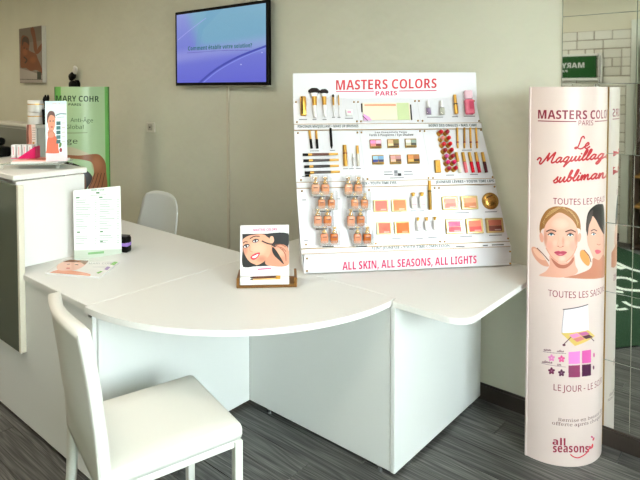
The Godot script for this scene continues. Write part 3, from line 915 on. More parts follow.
func paint_faces(cv: Canvas):
	# compact swooshes of foundation
	cv.poly([531.5, 248, 535, 247, 540, 252, 546, 260, 549, 266, 544, 266, 538, 262, 533, 255], Color(0.86, 0.62, 0.53))
	cv.poly([533, 249, 536.5, 249, 541, 254, 545.5, 260, 540, 259, 535, 254], Color(0.93, 0.74, 0.64))
	cv.line([537, 248, 543, 254, 549, 261], 0.9, Color(0.42, 0.24, 0.18))
	cv.poly([580.5, 251, 584, 250, 588, 255, 590, 262, 588, 266, 583, 262, 580, 256], Color(0.88, 0.60, 0.34))
	cv.line([584, 250, 589, 256, 591, 262], 0.8, Color(0.45, 0.26, 0.18))
	# brunette
	cv.poly([588, 213, 594, 206, 600, 204, 604, 208, 604, 240, 598, 232, 592, 222, 587, 232, 586, 226], Color(0.13, 0.11, 0.11))
	cv.poly([587, 231, 590, 222, 593, 216, 599, 218, 604, 230, 604, 256, 598, 261, 594, 259, 590, 250, 587.5, 243], Color(0.90, 0.70, 0.62))
	cv.poly([593, 258, 599, 260, 604, 255, 604, 277, 564, 277.5, 575, 275, 588, 270, 592, 265], Color(0.78, 0.52, 0.42))
	cv.poly([592, 214, 597, 213, 602, 222, 604, 234, 600, 228, 596, 220], Color(0.16, 0.13, 0.13))
	cv.poly([586, 224, 589, 214, 593, 210, 592, 218, 589, 226, 587.5, 236], Color(0.30, 0.27, 0.26))
	cv.ell(593.5, 234.3, 2.0, 1.0, Color(0.97, 0.96, 0.96)); cv.ell(593.8, 234.3, 1.0, 1.0, Color(0.25, 0.42, 0.52))
	cv.line([591, 233.3, 593.5, 232.7, 596, 233.8], 0.7, Color(0.15, 0.1, 0.1))
	cv.line([591, 231, 594, 229.6, 597, 231], 0.9, Color(0.2, 0.15, 0.15))
	cv.poly([595, 250.5, 597.5, 249.6, 601, 251, 600, 253, 597, 254, 595.5, 252.5], Color(0.85, 0.35, 0.45))
	cv.line([597, 244, 599, 245, 600.5, 244], 0.6, Color(0.70, 0.42, 0.36))
	# blonde: neck and shoulders
	cv.poly([550, 255, 558, 262, 568, 262, 574, 255, 575.5, 265, 578, 271, 574, 275, 562, 277.5, 550, 277, 539, 275.5, 546, 271, 549.5, 265], Color(0.90, 0.68, 0.60))
	cv.poly([551, 258, 560, 264.5, 568, 263.5, 573.5, 257, 573, 262, 566, 268, 557, 267], Color(0.70, 0.42, 0.34))
	# hair
	cv.poly([540.5, 234, 539.5, 226, 542, 217, 547, 210, 554, 206.7, 561, 206.5, 569, 208, 576, 213, 580, 221, 580.5, 232, 577, 228, 545, 228], Color(0.62, 0.43, 0.22))
	for k in 9:
		cv.line([558 + k * 0.5, 207.5, 550 - k * 0.6 + 0.2, 211 + k, 542.5 + k * 0.3, 222 + k * 0.7], 0.6, Color(0.90, 0.76, 0.52) if k % 2 else Color(0.55, 0.36, 0.18))
		cv.line([560 + k * 0.6, 207.5, 571 + k * 0.5, 211 + k, 578.5 - k * 0.2, 222 + k * 0.6], 0.6, Color(0.90, 0.76, 0.52) if k % 2 else Color(0.55, 0.36, 0.18))
	# ears and face
	cv.ell(541.5, 237.5, 2.0, 5.0, Color(0.91, 0.66, 0.58), -0.15); cv.ell(579.3, 237.5, 1.8, 4.6, Color(0.91, 0.66, 0.58), 0.15)
	cv.poly([543.8, 231, 546.5, 223, 552.5, 216.5, 559.5, 212.5, 567.5, 216, 574, 222, 577.8, 231, 577.5, 242, 575, 252, 569.5, 260, 562, 263.3, 555, 260.5, 548.5, 252, 544.5, 242], Color(0.92, 0.72, 0.64))
	cv.blur(560, 224, 9, 6, Color(0.97, 0.82, 0.75, 0.8)); cv.blur(555, 243, 3, 4, Color(0.97, 0.80, 0.73, 0.5)); cv.blur(567, 243, 3, 4, Color(0.96, 0.79, 0.72, 0.5)); cv.blur(545.5, 238, 2.2, 9, Color(0.78, 0.52, 0.44, 0.6)); cv.blur(576.3, 238, 2.2, 9, Color(0.78, 0.52, 0.44, 0.6)); cv.blur(551.3, 232.2, 4.5, 2.2, Color(0.78, 0.54, 0.46, 0.6)); cv.blur(570.3, 232.4, 4.5, 2.2, Color(0.78, 0.54, 0.46, 0.6)); cv.blur(563.2, 241, 1.5, 5, Color(0.82, 0.58, 0.50, 0.5)); cv.blur(549.5, 246, 4, 6, Color(0.94, 0.66, 0.60, 0.6)); cv.blur(573, 246, 4, 6, Color(0.93, 0.66, 0.60, 0.6))
	cv.blur(562, 258.5, 4, 3, Color(0.98, 0.86, 0.80, 0.6))
	cv.line([546, 248, 551, 256, 558, 262], 0.9, Color(0.86, 0.62, 0.54)); cv.line([577, 246, 573, 255, 566, 262], 0.9, Color(0.84, 0.60, 0.52))
	# eyes
	for e in [[551.3, 234.6], [570.3, 235]]:
		cv.ell(e[0], e[1], 3.6, 1.8, Color(0.90, 0.70, 0.62)); cv.ell(e[0], e[1], 2.9, 1.25, Color(0.97, 0.96, 0.96))
		cv.ell(e[0], e[1] - 0.1, 1.35, 1.25, Color(0.36, 0.58, 0.68)); cv.ell(e[0], e[1] - 0.1, 0.55, 0.6, Color(0.05, 0.05, 0.06))
		cv.line([e[0] - 3.3, e[1] + 0.2, e[0], e[1] - 1.5, e[0] + 3.3, e[1] + 0.1], 0.95, Color(0.14, 0.08, 0.07))
	cv.line([546.5, 231.5, 551, 229.8, 556, 231.4], 1.2, Color(0.32, 0.18, 0.12)); cv.line([565.5, 231.8, 571, 230.0, 575.5, 232], 1.2, Color(0.32, 0.18, 0.12))
	# nose and mouth
	cv.line([557.8, 234, 558.4, 240, 557.2, 244.5], 0.6, Color(0.90, 0.69, 0.61)); cv.ell(558.2, 246.3, 0.9, 0.5, Color(0.66, 0.40, 0.34)); cv.ell(562.8, 246.4, 0.9, 0.5, Color(0.66, 0.40, 0.34))
	cv.line([557, 246, 560.5, 247.4, 564, 246], 0.5, Color(0.80, 0.55, 0.48))
	cv.poly([554.2, 252.3, 558, 250.9, 560.5, 251.5, 563, 250.9, 567, 252.3, 563.5, 255.3, 560.5, 255.9, 557.5, 255.3], Color(0.76, 0.30, 0.40))
	cv.line([554.5, 252.4, 560.5, 252.9, 566.7, 252.4], 0.5, Color(0.58, 0.18, 0.26))
	cv.blur(560.5, 254.4, 2.4, 0.8, Color(0.96, 0.68, 0.72, 0.7))

# ============================================================ cosmetics display
var dO: Vector3      # foot of the display, left front corner
var dU: Vector3
var dN: Vector3
var sV: Vector3      # up the slope
var sN: Vector3      # out of the slope
const SLOPE := 0.288
func sl(x, y) -> Vector3: return on_plane(x, y, dO + Vector3(0, 0.12, 0), sN)   # photo pixel -> point on the slope
func slx(p: Vector3) -> Vector2:                                              # point -> (along, up the slope)
	var q := p - (dO + Vector3(0, 0.12, 0))
	return Vector2(q.dot(dU), q.dot(sV))
func slp(u: float, v: float, o := 0.0) -> Vector3: return dO + Vector3(0, 0.12, 0) + dU * u + sV * v + sN * o
# frame of an item whose photo extent is known: centre of its foot on the slope; returns [xf, width, height]
func spot(x0: float, y0: float, x1: float, y1: float, o := 0.0) -> Array:
	var a := slx(sl((x0 + x1) / 2, y1))
	var b := slx(sl((x0 + x1) / 2, y0))
	var ym := (y0 + y1) / 2
	var wd: float = absf(slx(sl(x1, ym)).x - slx(sl(x0, ym)).x)
	return [Transform3D(Basis(dU, sV, sN), slp((a.x + b.x) / 2, a.y, o)), wd, b.y - a.y]
# an item along a line between two pixels (foot -> head)
func span(xa: float, ya: float, xb: float, yb: float, o: float) -> Array:
	var a := slx(sl(xa, ya))
	var b := slx(sl(xb, yb))
	var dir := (b - a).normalized()
	var Y := dU * dir.x + sV * dir.y
	var X := Y.cross(sN).normalized()
	return [Transform3D(Basis(X, Y, sN), slp(a.x, a.y, o)), (b - a).length()]
func lettering(parent: Node, fnt: Font, s: String, m: Material, foot: Vector3, X: Vector3, Y: Vector3, width: float, cap: float):
	var tm := TextMesh.new()
	tm.font = fnt; tm.text = s; tm.font_size = 48; tm.pixel_size = 0.01; tm.depth = 0.02; tm.curve_step = 1.5
	tm.horizontal_alignment = HORIZONTAL_ALIGNMENT_LEFT
	var bbx := tm.get_aabb()
	var base := Canvas.baseline(fnt)
	var kx := width / bbx.size.x
	var ky := cap / (0.48 * 0.714)
	var Z := X.cross(Y)
	var xf := Transform3D(Basis(X * kx, Y * ky, Z * 0.05), foot - X * kx * bbx.position.x - Y * ky * base + Z * 0.0006)
	obj("lettering", tm, m, parent, (parent as Node3D).transform.affine_inverse() * xf)

func build_display():
	dO = at_y(304, 274, TOP + 0.004)
	var b := at_y(511, 265.5, TOP + 0.004)
	dO.y = TOP; b.y = TOP
	dU = (b - dO).normalized()
	dN = Vector3(-dU.z, 0, dU.x)
	sV = (Vector3.UP - dN * SLOPE).normalized()
	sN = dU.cross(sV).normalized()
	var base := Transform3D(Basis(dU, Vector3.UP, dN), dO)
	var t := thing("cosmetics_display", "white sloping makeup tester display with pink title, on the side desk", "display stand", base)
	var inv := base.affine_inverse()
	var wht := mat(Color(0.83, 0.83, 0.85), 0.3)
	var W := (b - dO).length()
	# outline of the slope at a height, from the photo's left and right edges
	var eL := [[303.5, 262], [301, 250], [298.5, 215], [296, 181], [294.6, 150], [294, 128], [293.5, 112]]
	var eR := [[511.5, 256], [508.5, 240], [503, 215], [495.8, 186], [488.5, 158], [481.5, 128], [478, 112]]
	var vL := []
	var vR := []
	for e in eL: vL.append(slx(sl(e[0], e[1])))
	for e in eR: vR.append(slx(sl(e[0], e[1])))
	var edge := func(tab: Array, v: float) -> float:
		for k in tab.size() - 1:
			if v <= tab[k + 1].y or k == tab.size() - 2:
				return lerpf(tab[k].x, tab[k + 1].x, (v - tab[k].y) / (tab[k + 1].y - tab[k].y))
		return 0.0
	var vb := 0.004                       # tier boundaries up the slope
	var v3 := slx(sl(400, 181.5)).y
	var v2 := slx(sl(390, 126.5)).y
	var v1: float = slx(sl(385, 98)).y
	# the tiers: sloping panels with real thickness
	var panel := func(called: String, va: float, vz: float, o: float):
		var st := tool_()
		var a0: float = edge.call(vL, va); var a1: float = edge.call(vR, va)
		var z0: float = edge.call(vL, vz); var z1: float = edge.call(vR, vz)
		var f := [slp(a0, va, o), slp(a1, va, o), slp(z1, vz, o), slp(z0, vz, o)]
		var r := [slp(a0, va, o - 0.012), slp(a1, va, o - 0.012), slp(z1, vz, o - 0.012), slp(z0, vz, o - 0.012)]
		for k in 4:
			f[k] = inv * f[k]; r[k] = inv * r[k]
		var o_: Vector3 = (f[0] + f[2] + r[0] + r[2]) / 4
		quad(st, f[0], f[1], f[2], f[3], o_); quad(st, r[0], r[1], r[2], r[3], o_)
		for k in 4: quad(st, f[k], f[(k + 1) % 4], r[(k + 1) % 4], r[k], o_)
		obj(called, fin(st), wht, t)
	panel.call("tier_panel", vb, v3 - 0.008, 0.0)
	panel.call("tier_panel", v3 + 0.006, v2 - 0.008, 0.0)
	panel.call("tier_panel", v2 + 0.006, v1, 0.0)
	# header card, upright
	var hp := slp(0, v1 - 0.03, -0.014)
	var hl := on_plane(293.3, 110, hp, dN); var hr := on_plane(477.3, 108, hp, dN)
	var tl := on_plane(293, 73.3, hp, dN); var tr := on_plane(476, 72.3, hp, dN)
	var hd := tool_()
	var ff := [inv * hl, inv * hr, inv * tr, inv * tl]
	var oo: Vector3 = (ff[0] + ff[2]) / 2 - Vector3(0, 0, 0.003)
	quad(hd, ff[0], ff[1], ff[2], ff[3], oo)
	var bk := []
	for p in ff: bk.append(p - Vector3(0, 0, 0.006))
	quad(hd, bk[0], bk[1], bk[2], bk[3], oo)
	for k in 4: quad(hd, ff[k], ff[(k + 1) % 4], bk[(k + 1) % 4], bk[k], oo)
	obj("header_card", fin(hd), wht, t)
	# base strip with the slogan
	obj("base_panel", box(Vector3(0.0, 0.006, -0.016), Vector3(W, 0.105, 0.0), 0.0015), wht, t)
	for k in 5: obj("peg", lathed([Vector2(0, 0), Vector2(0.008, 0), Vector2(0.008, 0.0065), Vector2(0, 0.0065)], 10), M.acryl, t, at(0.05 + k * (W - 0.1) / 4, 0, -0.03))
	# side cheeks and body behind
	for s in [0, 1]:
		var tab: Array = vL if s == 0 else vR
		var st := tool_()
		var ring := [Vector3(W * s, 0.006, -0.004)]
		for v in [vb, v3, v2, v1]: ring.append(inv * slp(edge.call(tab, v) , v, -0.012))
		var lo := Vector3(W * s, 0.006, -0.20 if s == 0 else -0.05)
		var th := Vector3(0.004 if s == 0 else -0.004, 0, 0)
		var lastp: Vector3 = ring[-1]
		ring.append(Vector3(lastp.x, lastp.y, lastp.z - 0.01)); ring.append(lo)
		var mid := Vector3.ZERO
		for p in ring: mid += p / ring.size()
		for k in ring.size():
			var p: Vector3 = ring[k]
			var q: Vector3 = ring[(k + 1) % ring.size()]
			tri(st, p, q, mid, mid - th * 5); tri(st, p + th, q + th, mid + th, mid - th * -5)
			quad(st, p, q, q + th, p + th, mid)
		obj("side_cheek", fin(st), wht, t)
	# ledge strips with gold lines
	var strip := func(v: float, o: float, hgt: float):
		var a: float = edge.call(vL, v)
		var z: float = edge.call(vR, v)
		var wd := z - a
		var xf := Transform3D(Basis(dU, sV, sN), slp((a + z) / 2, v, o))
		obj("ledge_strip", cbx(Vector3(wd, hgt, 0.012), 0.002), wht, t, inv * xf)
		for s in [-1, 1]:
			obj("gold_line", cbx(Vector3(wd, 0.0022, 0.0125), 0.0005), M.brass, t, inv * (xf * at(0, s * (hgt / 2 + 0.0008), 0)))
	strip.call(slx(sl(390, 126.8)).y, 0.004, slx(sl(390, 124)).y - slx(sl(390, 129.5)).y)
	strip.call(slx(sl(400, 183.4)).y, 0.004, slx(sl(400, 180.8)).y - slx(sl(400, 186.3)).y)
	strip.call(slx(sl(405, 247.8)).y, 0.004, slx(sl(405, 245.6)).y - slx(sl(405, 250.2)).y)
	# dividers between the tier compartments
	for dv in [[355.5, 100, 359.5, 122], [417, 99.5, 420.5, 121.5], [359.5, 131, 366, 180.5], [422.3, 129.5, 431, 178.5], [370, 188.5, 374, 244.5], [436.7, 186.5, 442.5, 242.5]]:
		var sp := span(dv[2], dv[3], dv[0], dv[1], 0.0005)
		obj("groove", cbx(Vector3(0.0016, sp[1], 0.001), 0.0, Vector3(0, sp[1] / 2, 0)), mat(Color(0.78, 0.78, 0.78), 0.5), t, inv * sp[0])
	# screws
	var scr := lathed([Vector2(0.0048, 0), Vector2(0.0045, 0.0025), Vector2(0.002, 0.0042), Vector2(0, 0.0044)], 8)
	for p in [[296, 102], [297, 122], [354, 102], [358, 102], [357, 121.3], [361, 121.3], [415, 101], [419, 101], [418, 120.8], [422.5, 120.8], [474, 101], [479, 121], [298, 133], [301, 180], [357.5, 132.5], [361.5, 132.5], [363, 179], [367.5, 179], [420, 131], [424.5, 131], [428.5, 178], [433, 178], [481, 130], [492.5, 177], [302, 191], [306, 244.5], [369, 190], [371.5, 243.5], [375.8, 243.5], [434.5, 188], [439, 188], [440, 241.5], [444.5, 241.5], [494.5, 186.7], [508, 238.4]]:
		var q := slx(sl(p[0], p[1]))
		obj("screw", scr, M.brass, t, inv * Transform3D(Basis(dU, -sN, sV) * Basis(Vector3.RIGHT, PI), slp(q.x, q.y, 0.0)))
	for p in [[307, 258.5], [307, 271], [510, 251.5], [510, 263.5]]:
		var q := on_plane(p[0], p[1], dO, dN)
		obj("screw", scr, M.brass if p[1] < 260 else M.brass, t, inv * Transform3D(Basis(dU, -dN, Vector3.UP) * Basis(Vector3.RIGHT, PI), q))
	# lettering on the header, the slogan and the strips
	var hx := func(x, y) -> Vector3: return on_plane(x, y, hp, dN)
	var hA: Vector3 = hx.call(336, 90); var hB: Vector3 = hx.call(436.5, 88)
	lettering(t, sans_bold, "MASTERS COLORS", M.red, hA, (hB - hA).normalized(), Vector3.UP, (hB - hA).length(), 0.048)
	for k in [[336, 91.6, 374, 91.2], [399, 91.0, 436.5, 90.6]]:
		var p: Vector3 = hx.call(k[0], k[1]); var q: Vector3 = hx.call(k[2], k[3])
		var X := (q - p).normalized()
		obj("rule_line", cbx(Vector3((q - p).length(), 0.0045, 0.001)), M.pink, t, inv * Transform3D(Basis(X, dN.cross(X), dN), (p + q) / 2 + dN * 0.0008))
	var pA: Vector3 = hx.call(375.5, 95.7); var pB: Vector3 = hx.call(397, 95.3)
	lettering(t, sans_bold, "PARIS", M.pink, pA, (pB - pA).normalized(), Vector3.UP, (pB - pA).length(), 0.022)
	var sA := on_plane(342.5, 270, dO, dN); var sB := on_plane(476.5, 263.2, dO, dN)
	lettering(t, sans_bold, "ALL SKIN, ALL SEASONS, ALL LIGHTS", M.pink, sA, (sB - sA).normalized(), dN.cross((sB - sA).normalized()), (sB - sA).length(), 0.037)
	for s in [["PINCEAUX MAQUILLAGE • MAKE UP BRUSHES", 297.5, 128.2, 358], ["SOINS DES ONGLES • NAIL CARE", 428, 127.2, 476], ["JEUNESSE YEUX • YOUTH TIME EYES", 344, 185.4, 396], ["JEUNESSE LÈVRES • YOUTH TIME LIPS", 435, 183.6, 493], ["TEINT JEUNESSE • YOUTH TIME COMPLEXION", 371, 249.8, 449]]:
		var a := slx(sl(s[1], s[2])); var c := slx(sl(s[3], s[2] - (s[3] - s[1]) * 0.018))
		lettering(t, sans_bold, s[0], mat(Color(0.22, 0.30, 0.30), 0.6), slp(a.x, a.y, 0.0105), dU, sV, c.x - a.x, 0.0125)
	for s in [["Les Essentiels Yeux", 375, 133.2, 407, 0.008], ["Fards à Paupières / Eye Shadow", 369.5, 136.2, 413.5, 0.011]]:
		var a := slx(sl(s[1], s[2])); var c := slx(sl(s[3], s[2] - 0.6))
		lettering(t, sans_bold, s[0], mat(Color(0.28, 0.28, 0.30), 0.6), slp(a.x, a.y, 0.0), dU, sV, c.x - a.x, s[4])
	# tiny captions below the testers: short grey bars of unreadable print
	for p in [[299, 119.5, 8], [312.5, 119.6, 4], [322.5, 119.6, 4], [332, 117.5, 3], [337.5, 117.5, 3], [345, 118.3, 8], [427, 117.2, 16], [452, 116.8, 6], [464, 116.3, 11], [310, 151, 9], [330, 150.5, 5], [343, 168.8, 5], [349, 168.8, 5], [356, 168.6, 5], [302, 176.5, 8], [462, 150.2, 10], [446, 175.2, 8], [470, 174.6, 8], [384, 172, 8], [404, 171.8, 8], [384, 174.5, 9], [404, 174.3, 9], [390, 178, 14], [392, 238.5, 9], [416, 238.5, 7], [428, 237.5, 9], [455, 213, 14], [485, 212, 12], [460, 236.6, 12], [489, 235.4, 13], [302, 200, 4], [336, 199, 4], [304, 240.3, 4], [320, 245, 14], [353, 244.6, 14], [411, 211, 5], [419, 211, 5]]:
		var a := slx(sl(p[0], p[1])); var c := slx(sl(p[0] + p[2], p[1]))
		obj("caption", cbx(Vector3(c.x - a.x, 0.0038, 0.0006)), M.grey_text, t, inv * Transform3D(Basis(dU, sV, sN), slp((a.x + c.x) / 2, a.y, 0.0004)))
	for p in [[455, 246.7, 9], [482, 245.6, 5], [491, 245, 12]]:
		var a := slx(sl(p[0], p[1])); var c := slx(sl(p[0] + p[2], p[1]))
		obj("caption", cbx(Vector3(c.x - a.x, 0.006, 0.0006)), M.grey_text, t, inv * Transform3D(Basis(dU, sV, sN), slp((a.x + c.x) / 2, a.y, 0.0104)))
	# small mirror in the top tier, its reflection painted on in cream, green, orange
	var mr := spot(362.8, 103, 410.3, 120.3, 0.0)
	var pc := obj("painted_mirror", cbx(Vector3(mr[1], mr[2], 0.004), 0.001, Vector3(0, mr[2] / 2, 0.002)), mat(Color(0.88, 0.85, 0.76), 0.4), t, inv * mr[0])
	obj("green_reflection", cbx(Vector3(mr[1] * 0.25, mr[2] * 0.98, 0.001), 0, Vector3(mr[1] * 0.345, mr[2] / 2, 0.0042)), mat(Color(0.76, 0.82, 0.62), 0.4), pc)
	obj("orange_reflection", cbx(Vector3(mr[1] * 0.66, mr[2] * 0.09, 0.001), 0, Vector3(-mr[1] * 0.13, mr[2] * 0.87, 0.0042)), mat(Color(0.88, 0.56, 0.40), 0.4), pc)
	for sx in [-1, 1]: obj("mirror_slot", cbx(Vector3(0.006, mr[2] * (0.5 if sx < 0 else 0.9), 0.005), 0.001, Vector3(sx * (mr[1] / 2 + 0.004), mr[2] * (0.72 if sx < 0 else 0.45), 0.0025)), M.dark, t, inv * mr[0])
	build_testers()

func item(called, label, category, xf, group := "") -> Node3D:
	return thing(called, label, category, xf, group)
func cyl(r0: float, y0: float, r1: float, y1: float, n := 10, squash := 1.0) -> ArrayMesh:
	return lathed([Vector2(0, y0), Vector2(r0, y0), Vector2(r1, y1), Vector2(0, y1)], n, squash)

func build_testers():
	var bris := mat(Color(0.10, 0.055, 0.05), 0.8)
	var wh := mat(Color(0.89, 0.89, 0.89), 0.3)
	# gold powder-spray case
	var s := spot(300, 97, 306, 116.5, 0.012)
	var t := item("gold_case", "tall gold tester case left of the makeup brushes on display", "cosmetic case", s[0])
	obj("shell", rounded(Vector3(s[1], s[2], 0.022), 0.006, 5, Vector3(0, s[2] / 2, 0)), M.gold, t)
	obj("dark_stripe", cbx(Vector3(s[1] * 0.28, s[2] * 0.9, 0.002), 0.0005, Vector3(-s[1] * 0.22, s[2] * 0.52, 0.0113)), M.black, t)
	# brushes
	for b in [[314.4, 118.5, 97.5, 89, 5.8, 2.6, "large fan-shaped dark powder brush with white handle"], [324.2, 117.5, 97.5, 90, 4.4, 2.3, "dark angled blush brush with gold ferrule and white handle"], [333.2, 117, 98, 94.6, 1.0, 1.0, "slim eye brush with small dark tip"], [338.6, 117, 98, 95, 0.6, 0.7, "thinnest white brush at the end of the brush row"]]:
		var q := spot(b[0] - b[5], b[2], b[0] + b[5], b[1], 0.014)
		var L: float = q[2]
		var r: float = q[1] / 2
		var hh: float = spot(b[0] - 1, b[3], b[0] + 1, b[2], 0.0)[2]
		var hw: float = spot(b[0] - b[4], b[3], b[0] + b[4], b[2], 0.0)[1] / 2
		var br := item("makeup_brush", b[6], "brush", q[0], "makeup brushes on the display")
		obj("handle", cyl(r * 0.55, 0, r * 0.85, L * 0.58), wh, br)
		obj("ferrule", cyl(r * 0.85, L * 0.58, r, L), M.gold, br)
		if b[4] > 2:
			obj("pale_bristles", lathed([Vector2(r * 0.9, L), Vector2(hw * 0.72, L + hh * 0.42)], 14, 0.45), wh, br)
			obj("dark_bristles", lathed([Vector2(hw * 0.72, L + hh * 0.42), Vector2(hw * 1.05, L + hh * 0.58), Vector2(hw * 0.95, L + hh * 0.8), Vector2(hw * 0.55, L + hh * 1.0), Vector2(0, L + hh * 1.06)], 14, 0.45), bris, br)
		else:
			obj("bristles", lathed([Vector2(r * 0.8, L), Vector2(hw * 1.2, L + hh * 0.5), Vector2(0, L + hh)], 8), bris if b[4] > 0.8 else M.brass, br)
	s = spot(345.8, 110, 352, 116.2, 0.006)
	t = item("sample_card", "small white card with pink print beside the slim brushes", "card", s[0])
	obj("card", cbx(Vector3(s[1], s[2], 0.01), 0.001, Vector3(0, s[2] / 2, 0)), wh, t)
	obj("print", cbx(Vector3(s[1] * 0.6, s[2] * 0.3, 0.001), 0, Vector3(0, s[2] * 0.6, 0.0055)), mat(Color(0.93, 0.62, 0.74), 0.5), t)
	# fan of card in the painted mirror's corner
	s = spot(362.5, 113.5, 372, 120.8, 0.008)
	t = item("pink_leaf_card", "pink and white leaf-shaped card in the corner of the small mirror with painted reflection", "card", s[0])
	var lf := PackedVector2Array([Vector2(-0.02, 0.0), Vector2(0.02, 0.0), Vector2(0.008, -0.018), Vector2(-0.02, -0.034)])
	obj("leaf", slab(lf, 0, 0.002), mat(Color(0.88, 0.62, 0.84), 0.5), t, Transform3D(Basis(Vector3.RIGHT, PI / 2), Vector3.ZERO))
	obj("stripe", cbx(Vector3(0.003, 0.036, 0.001), 0, Vector3(0, 0.016, 0.003)), M.dark, t, Transform3D(Basis(Vector3.BACK, 0.8), Vector3(-0.002, 0, 0)))
	# top tier right: two vials, a gold pen, a pink bottle
	var col_v := [mat(Color(0.55, 0.42, 0.62), 0.3), mat(Color(0.72, 0.72, 0.66), 0.3)]
	for k in 2:
		var q := spot([424.3, 437.8][k], 101.5, [430.8, 444.2][k], 115, 0.014)
		t = item("nail_vial", ["small clear nail care vial with violet liquid", "small clear nail care vial with beige liquid"][k], "bottle", q[0], "nail care vials on the display")
		obj("liquid", lathed([Vector2(0, 0), Vector2(0.012, 0), Vector2(0.012, 0.03), Vector2(0.005, 0.034)], 12), col_v[k], t)
		obj("glass", lathed([Vector2(0, -0.001), Vector2(0.0145, -0.001), Vector2(0.0145, 0.034), Vector2(0.006, 0.04)], 12), M.acryl, t)
		obj("cap", cyl(0.0075, 0.036, 0.006, q[2] * 1.0), wh, t)
	s = spot(452.5, 95.5, 457, 114.5, 0.013)
	t = item("gold_pen", "gold brush pen with dark band beside the pink bottle", "pen", s[0])
	obj("lower_barrel", cyl(s[1] * 0.42, 0, s[1] * 0.42, s[2] * 0.48), M.gold, t)
	obj("band", cyl(s[1] * 0.44, s[2] * 0.48, s[1] * 0.44, s[2] * 0.54), M.dark, t)
	obj("cap", cyl(s[1] * 0.36, s[2] * 0.54, s[1] * 0.34, s[2]), M.gold, t)
	s = spot(462.8, 91.5, 472.3, 115.2, 0.02)
	t = item("pink_bottle", "tall pink liquid bottle with clear cap at the end of the top tier", "bottle", s[0])
	obj("body", rounded(Vector3(s[1] * 0.92, s[2] * 0.62, 0.03), 0.008, 5, Vector3(0, s[2] * 0.31, 0)), mat(Color(0.87, 0.42, 0.52), 0.2), t)
	obj("label", cbx(Vector3(s[1] * 0.45, s[2] * 0.32, 0.0012), 0, Vector3(s[1] * 0.12, s[2] * 0.36, 0.0155)), mat(Color(0.78, 0.24, 0.38), 0.4), t)
	obj("cap", rounded(Vector3(s[1] * 0.8, s[2] * 0.36, 0.026), 0.005, 5, Vector3(0, s[2] * 0.81, 0)), clear(Color(0.97, 0.80, 0.86), 0.55), t)

	# ---------- middle tier: pencils
	for k in 2:
		var q := span([311.6, 317.3][k], 148.8, [309.3, 316.0][k], 131, 0.008)
		t = item("eye_pencil", ["short gold and black eyeliner pencil above the long pencils' black caps", "short gold and black eyeliner pencil next to the all-black pen"][k], "pencil", q[0], "upright eyeliner pencils")
		obj("black_barrel", cyl(0.0062, 0, 0.0062, q[1] * 0.52), M.black, t)
		obj("gold_barrel", cyl(0.006, q[1] * 0.52, 0.0058, q[1]), M.gold, t)
	var q3 := span(331.6, 149, 330.2, 128.5, 0.008)
	t = item("eye_pencil", "all-black eyeliner pen standing apart from the short pencils", "pencil", q3[0])
	obj("barrel", cyl(0.0062, 0.012, 0.0062, q3[1]), M.black, t)
	obj("tip", cyl(0.002, 0, 0.005, 0.012), M.black, t)
	for h in [[302.6, 155.0, 337.6, 154.2, Color(0.36, 0.17, 0.10), "long brown eye pencil lying topmost of the pencil rows"], [303.3, 160.9, 338.4, 160.0, Color(0.22, 0.16, 0.13), "long dark taupe eye pencil lying second of the pencil rows"], [304, 166.9, 338.6, 166.0, Color(0.12, 0.10, 0.10), "long black eye pencil lying third of the pencil rows"], [304.6, 172.9, 339.6, 171.9, Color(0.30, 0.27, 0.25), "long spotted grey pencil lying lowest of the pencil rows"]]:
		var q := span(h[0], h[1], h[2], h[3], 0.008)
		t = item("long_pencil", h[5], "pencil", q[0], "long eye pencils on the display")
		var L: float = q[1]
		obj("cap", cyl(0.0066, 0, 0.0066, L * 0.15), M.black, t)
		obj("collar", cyl(0.0068, L * 0.15, 0.0068, L * 0.26), M.gold, t)
		obj("barrel", cyl(0.0064, L * 0.26, 0.0064, L * 0.74), mat(h[4], 0.35), t)
		obj("gold_end", cyl(0.0062, L * 0.74, 0.0055, L), M.gold, t)
	var q4 := span(305, 175.8, 310, 175.6, 0.006)
	t = item("pencil_cap", "short black cap lying below the lowest long pencil", "cap", q4[0])
	obj("sleeve", cyl(0.006, 0, 0.006, q4[1] * 0.8), M.black, t)
	obj("rim", cyl(0.0064, q4[1] * 0.8, 0.0064, q4[1]), M.gold, t)
	# mascara and vials
	s = spot(342.6, 145.5, 346.8, 166.5, 0.012)
	t = item("mascara", "thick gold mascara tube with red band in the middle tier", "mascara", s[0])
	obj("tube", cyl(s[1] * 0.5, 0, s[1] * 0.5, s[2] * 0.58), M.gold, t)
	obj("band", cyl(s[1] * 0.52, s[2] * 0.58, s[1] * 0.52, s[2] * 0.63), mat(Color(0.45, 0.12, 0.06), 0.4), t)
	obj("cap", cyl(s[1] * 0.47, s[2] * 0.63, s[1] * 0.46, s[2]), M.gold, t)
	s = spot(356, 146, 359, 166.5, 0.01)
	t = item("brow_vial", "slim clear brow gel vial with gold cap", "vial", s[0])
	obj("tube", cyl(s[1] * 0.5, 0, s[1] * 0.5, s[2] * 0.6), clear(Color(0.92, 0.90, 0.84), 0.5), t)
	obj("cap", cyl(s[1] * 0.5, s[2] * 0.6, s[1] * 0.42, s[2]), M.gold, t)
	s = spot(352, 154, 354.6, 166.5, 0.01)
	t = item("brow_vial", "short all-clear brow vial beside the gold-capped one", "vial", s[0])
	obj("tube", cyl(s[1] * 0.5, 0, s[1] * 0.5, s[2] * 0.7), clear(Color(0.92, 0.92, 0.9), 0.4), t)
	obj("cap", cyl(s[1] * 0.4, s[2] * 0.7, s[1] * 0.35, s[2]), wh, t)
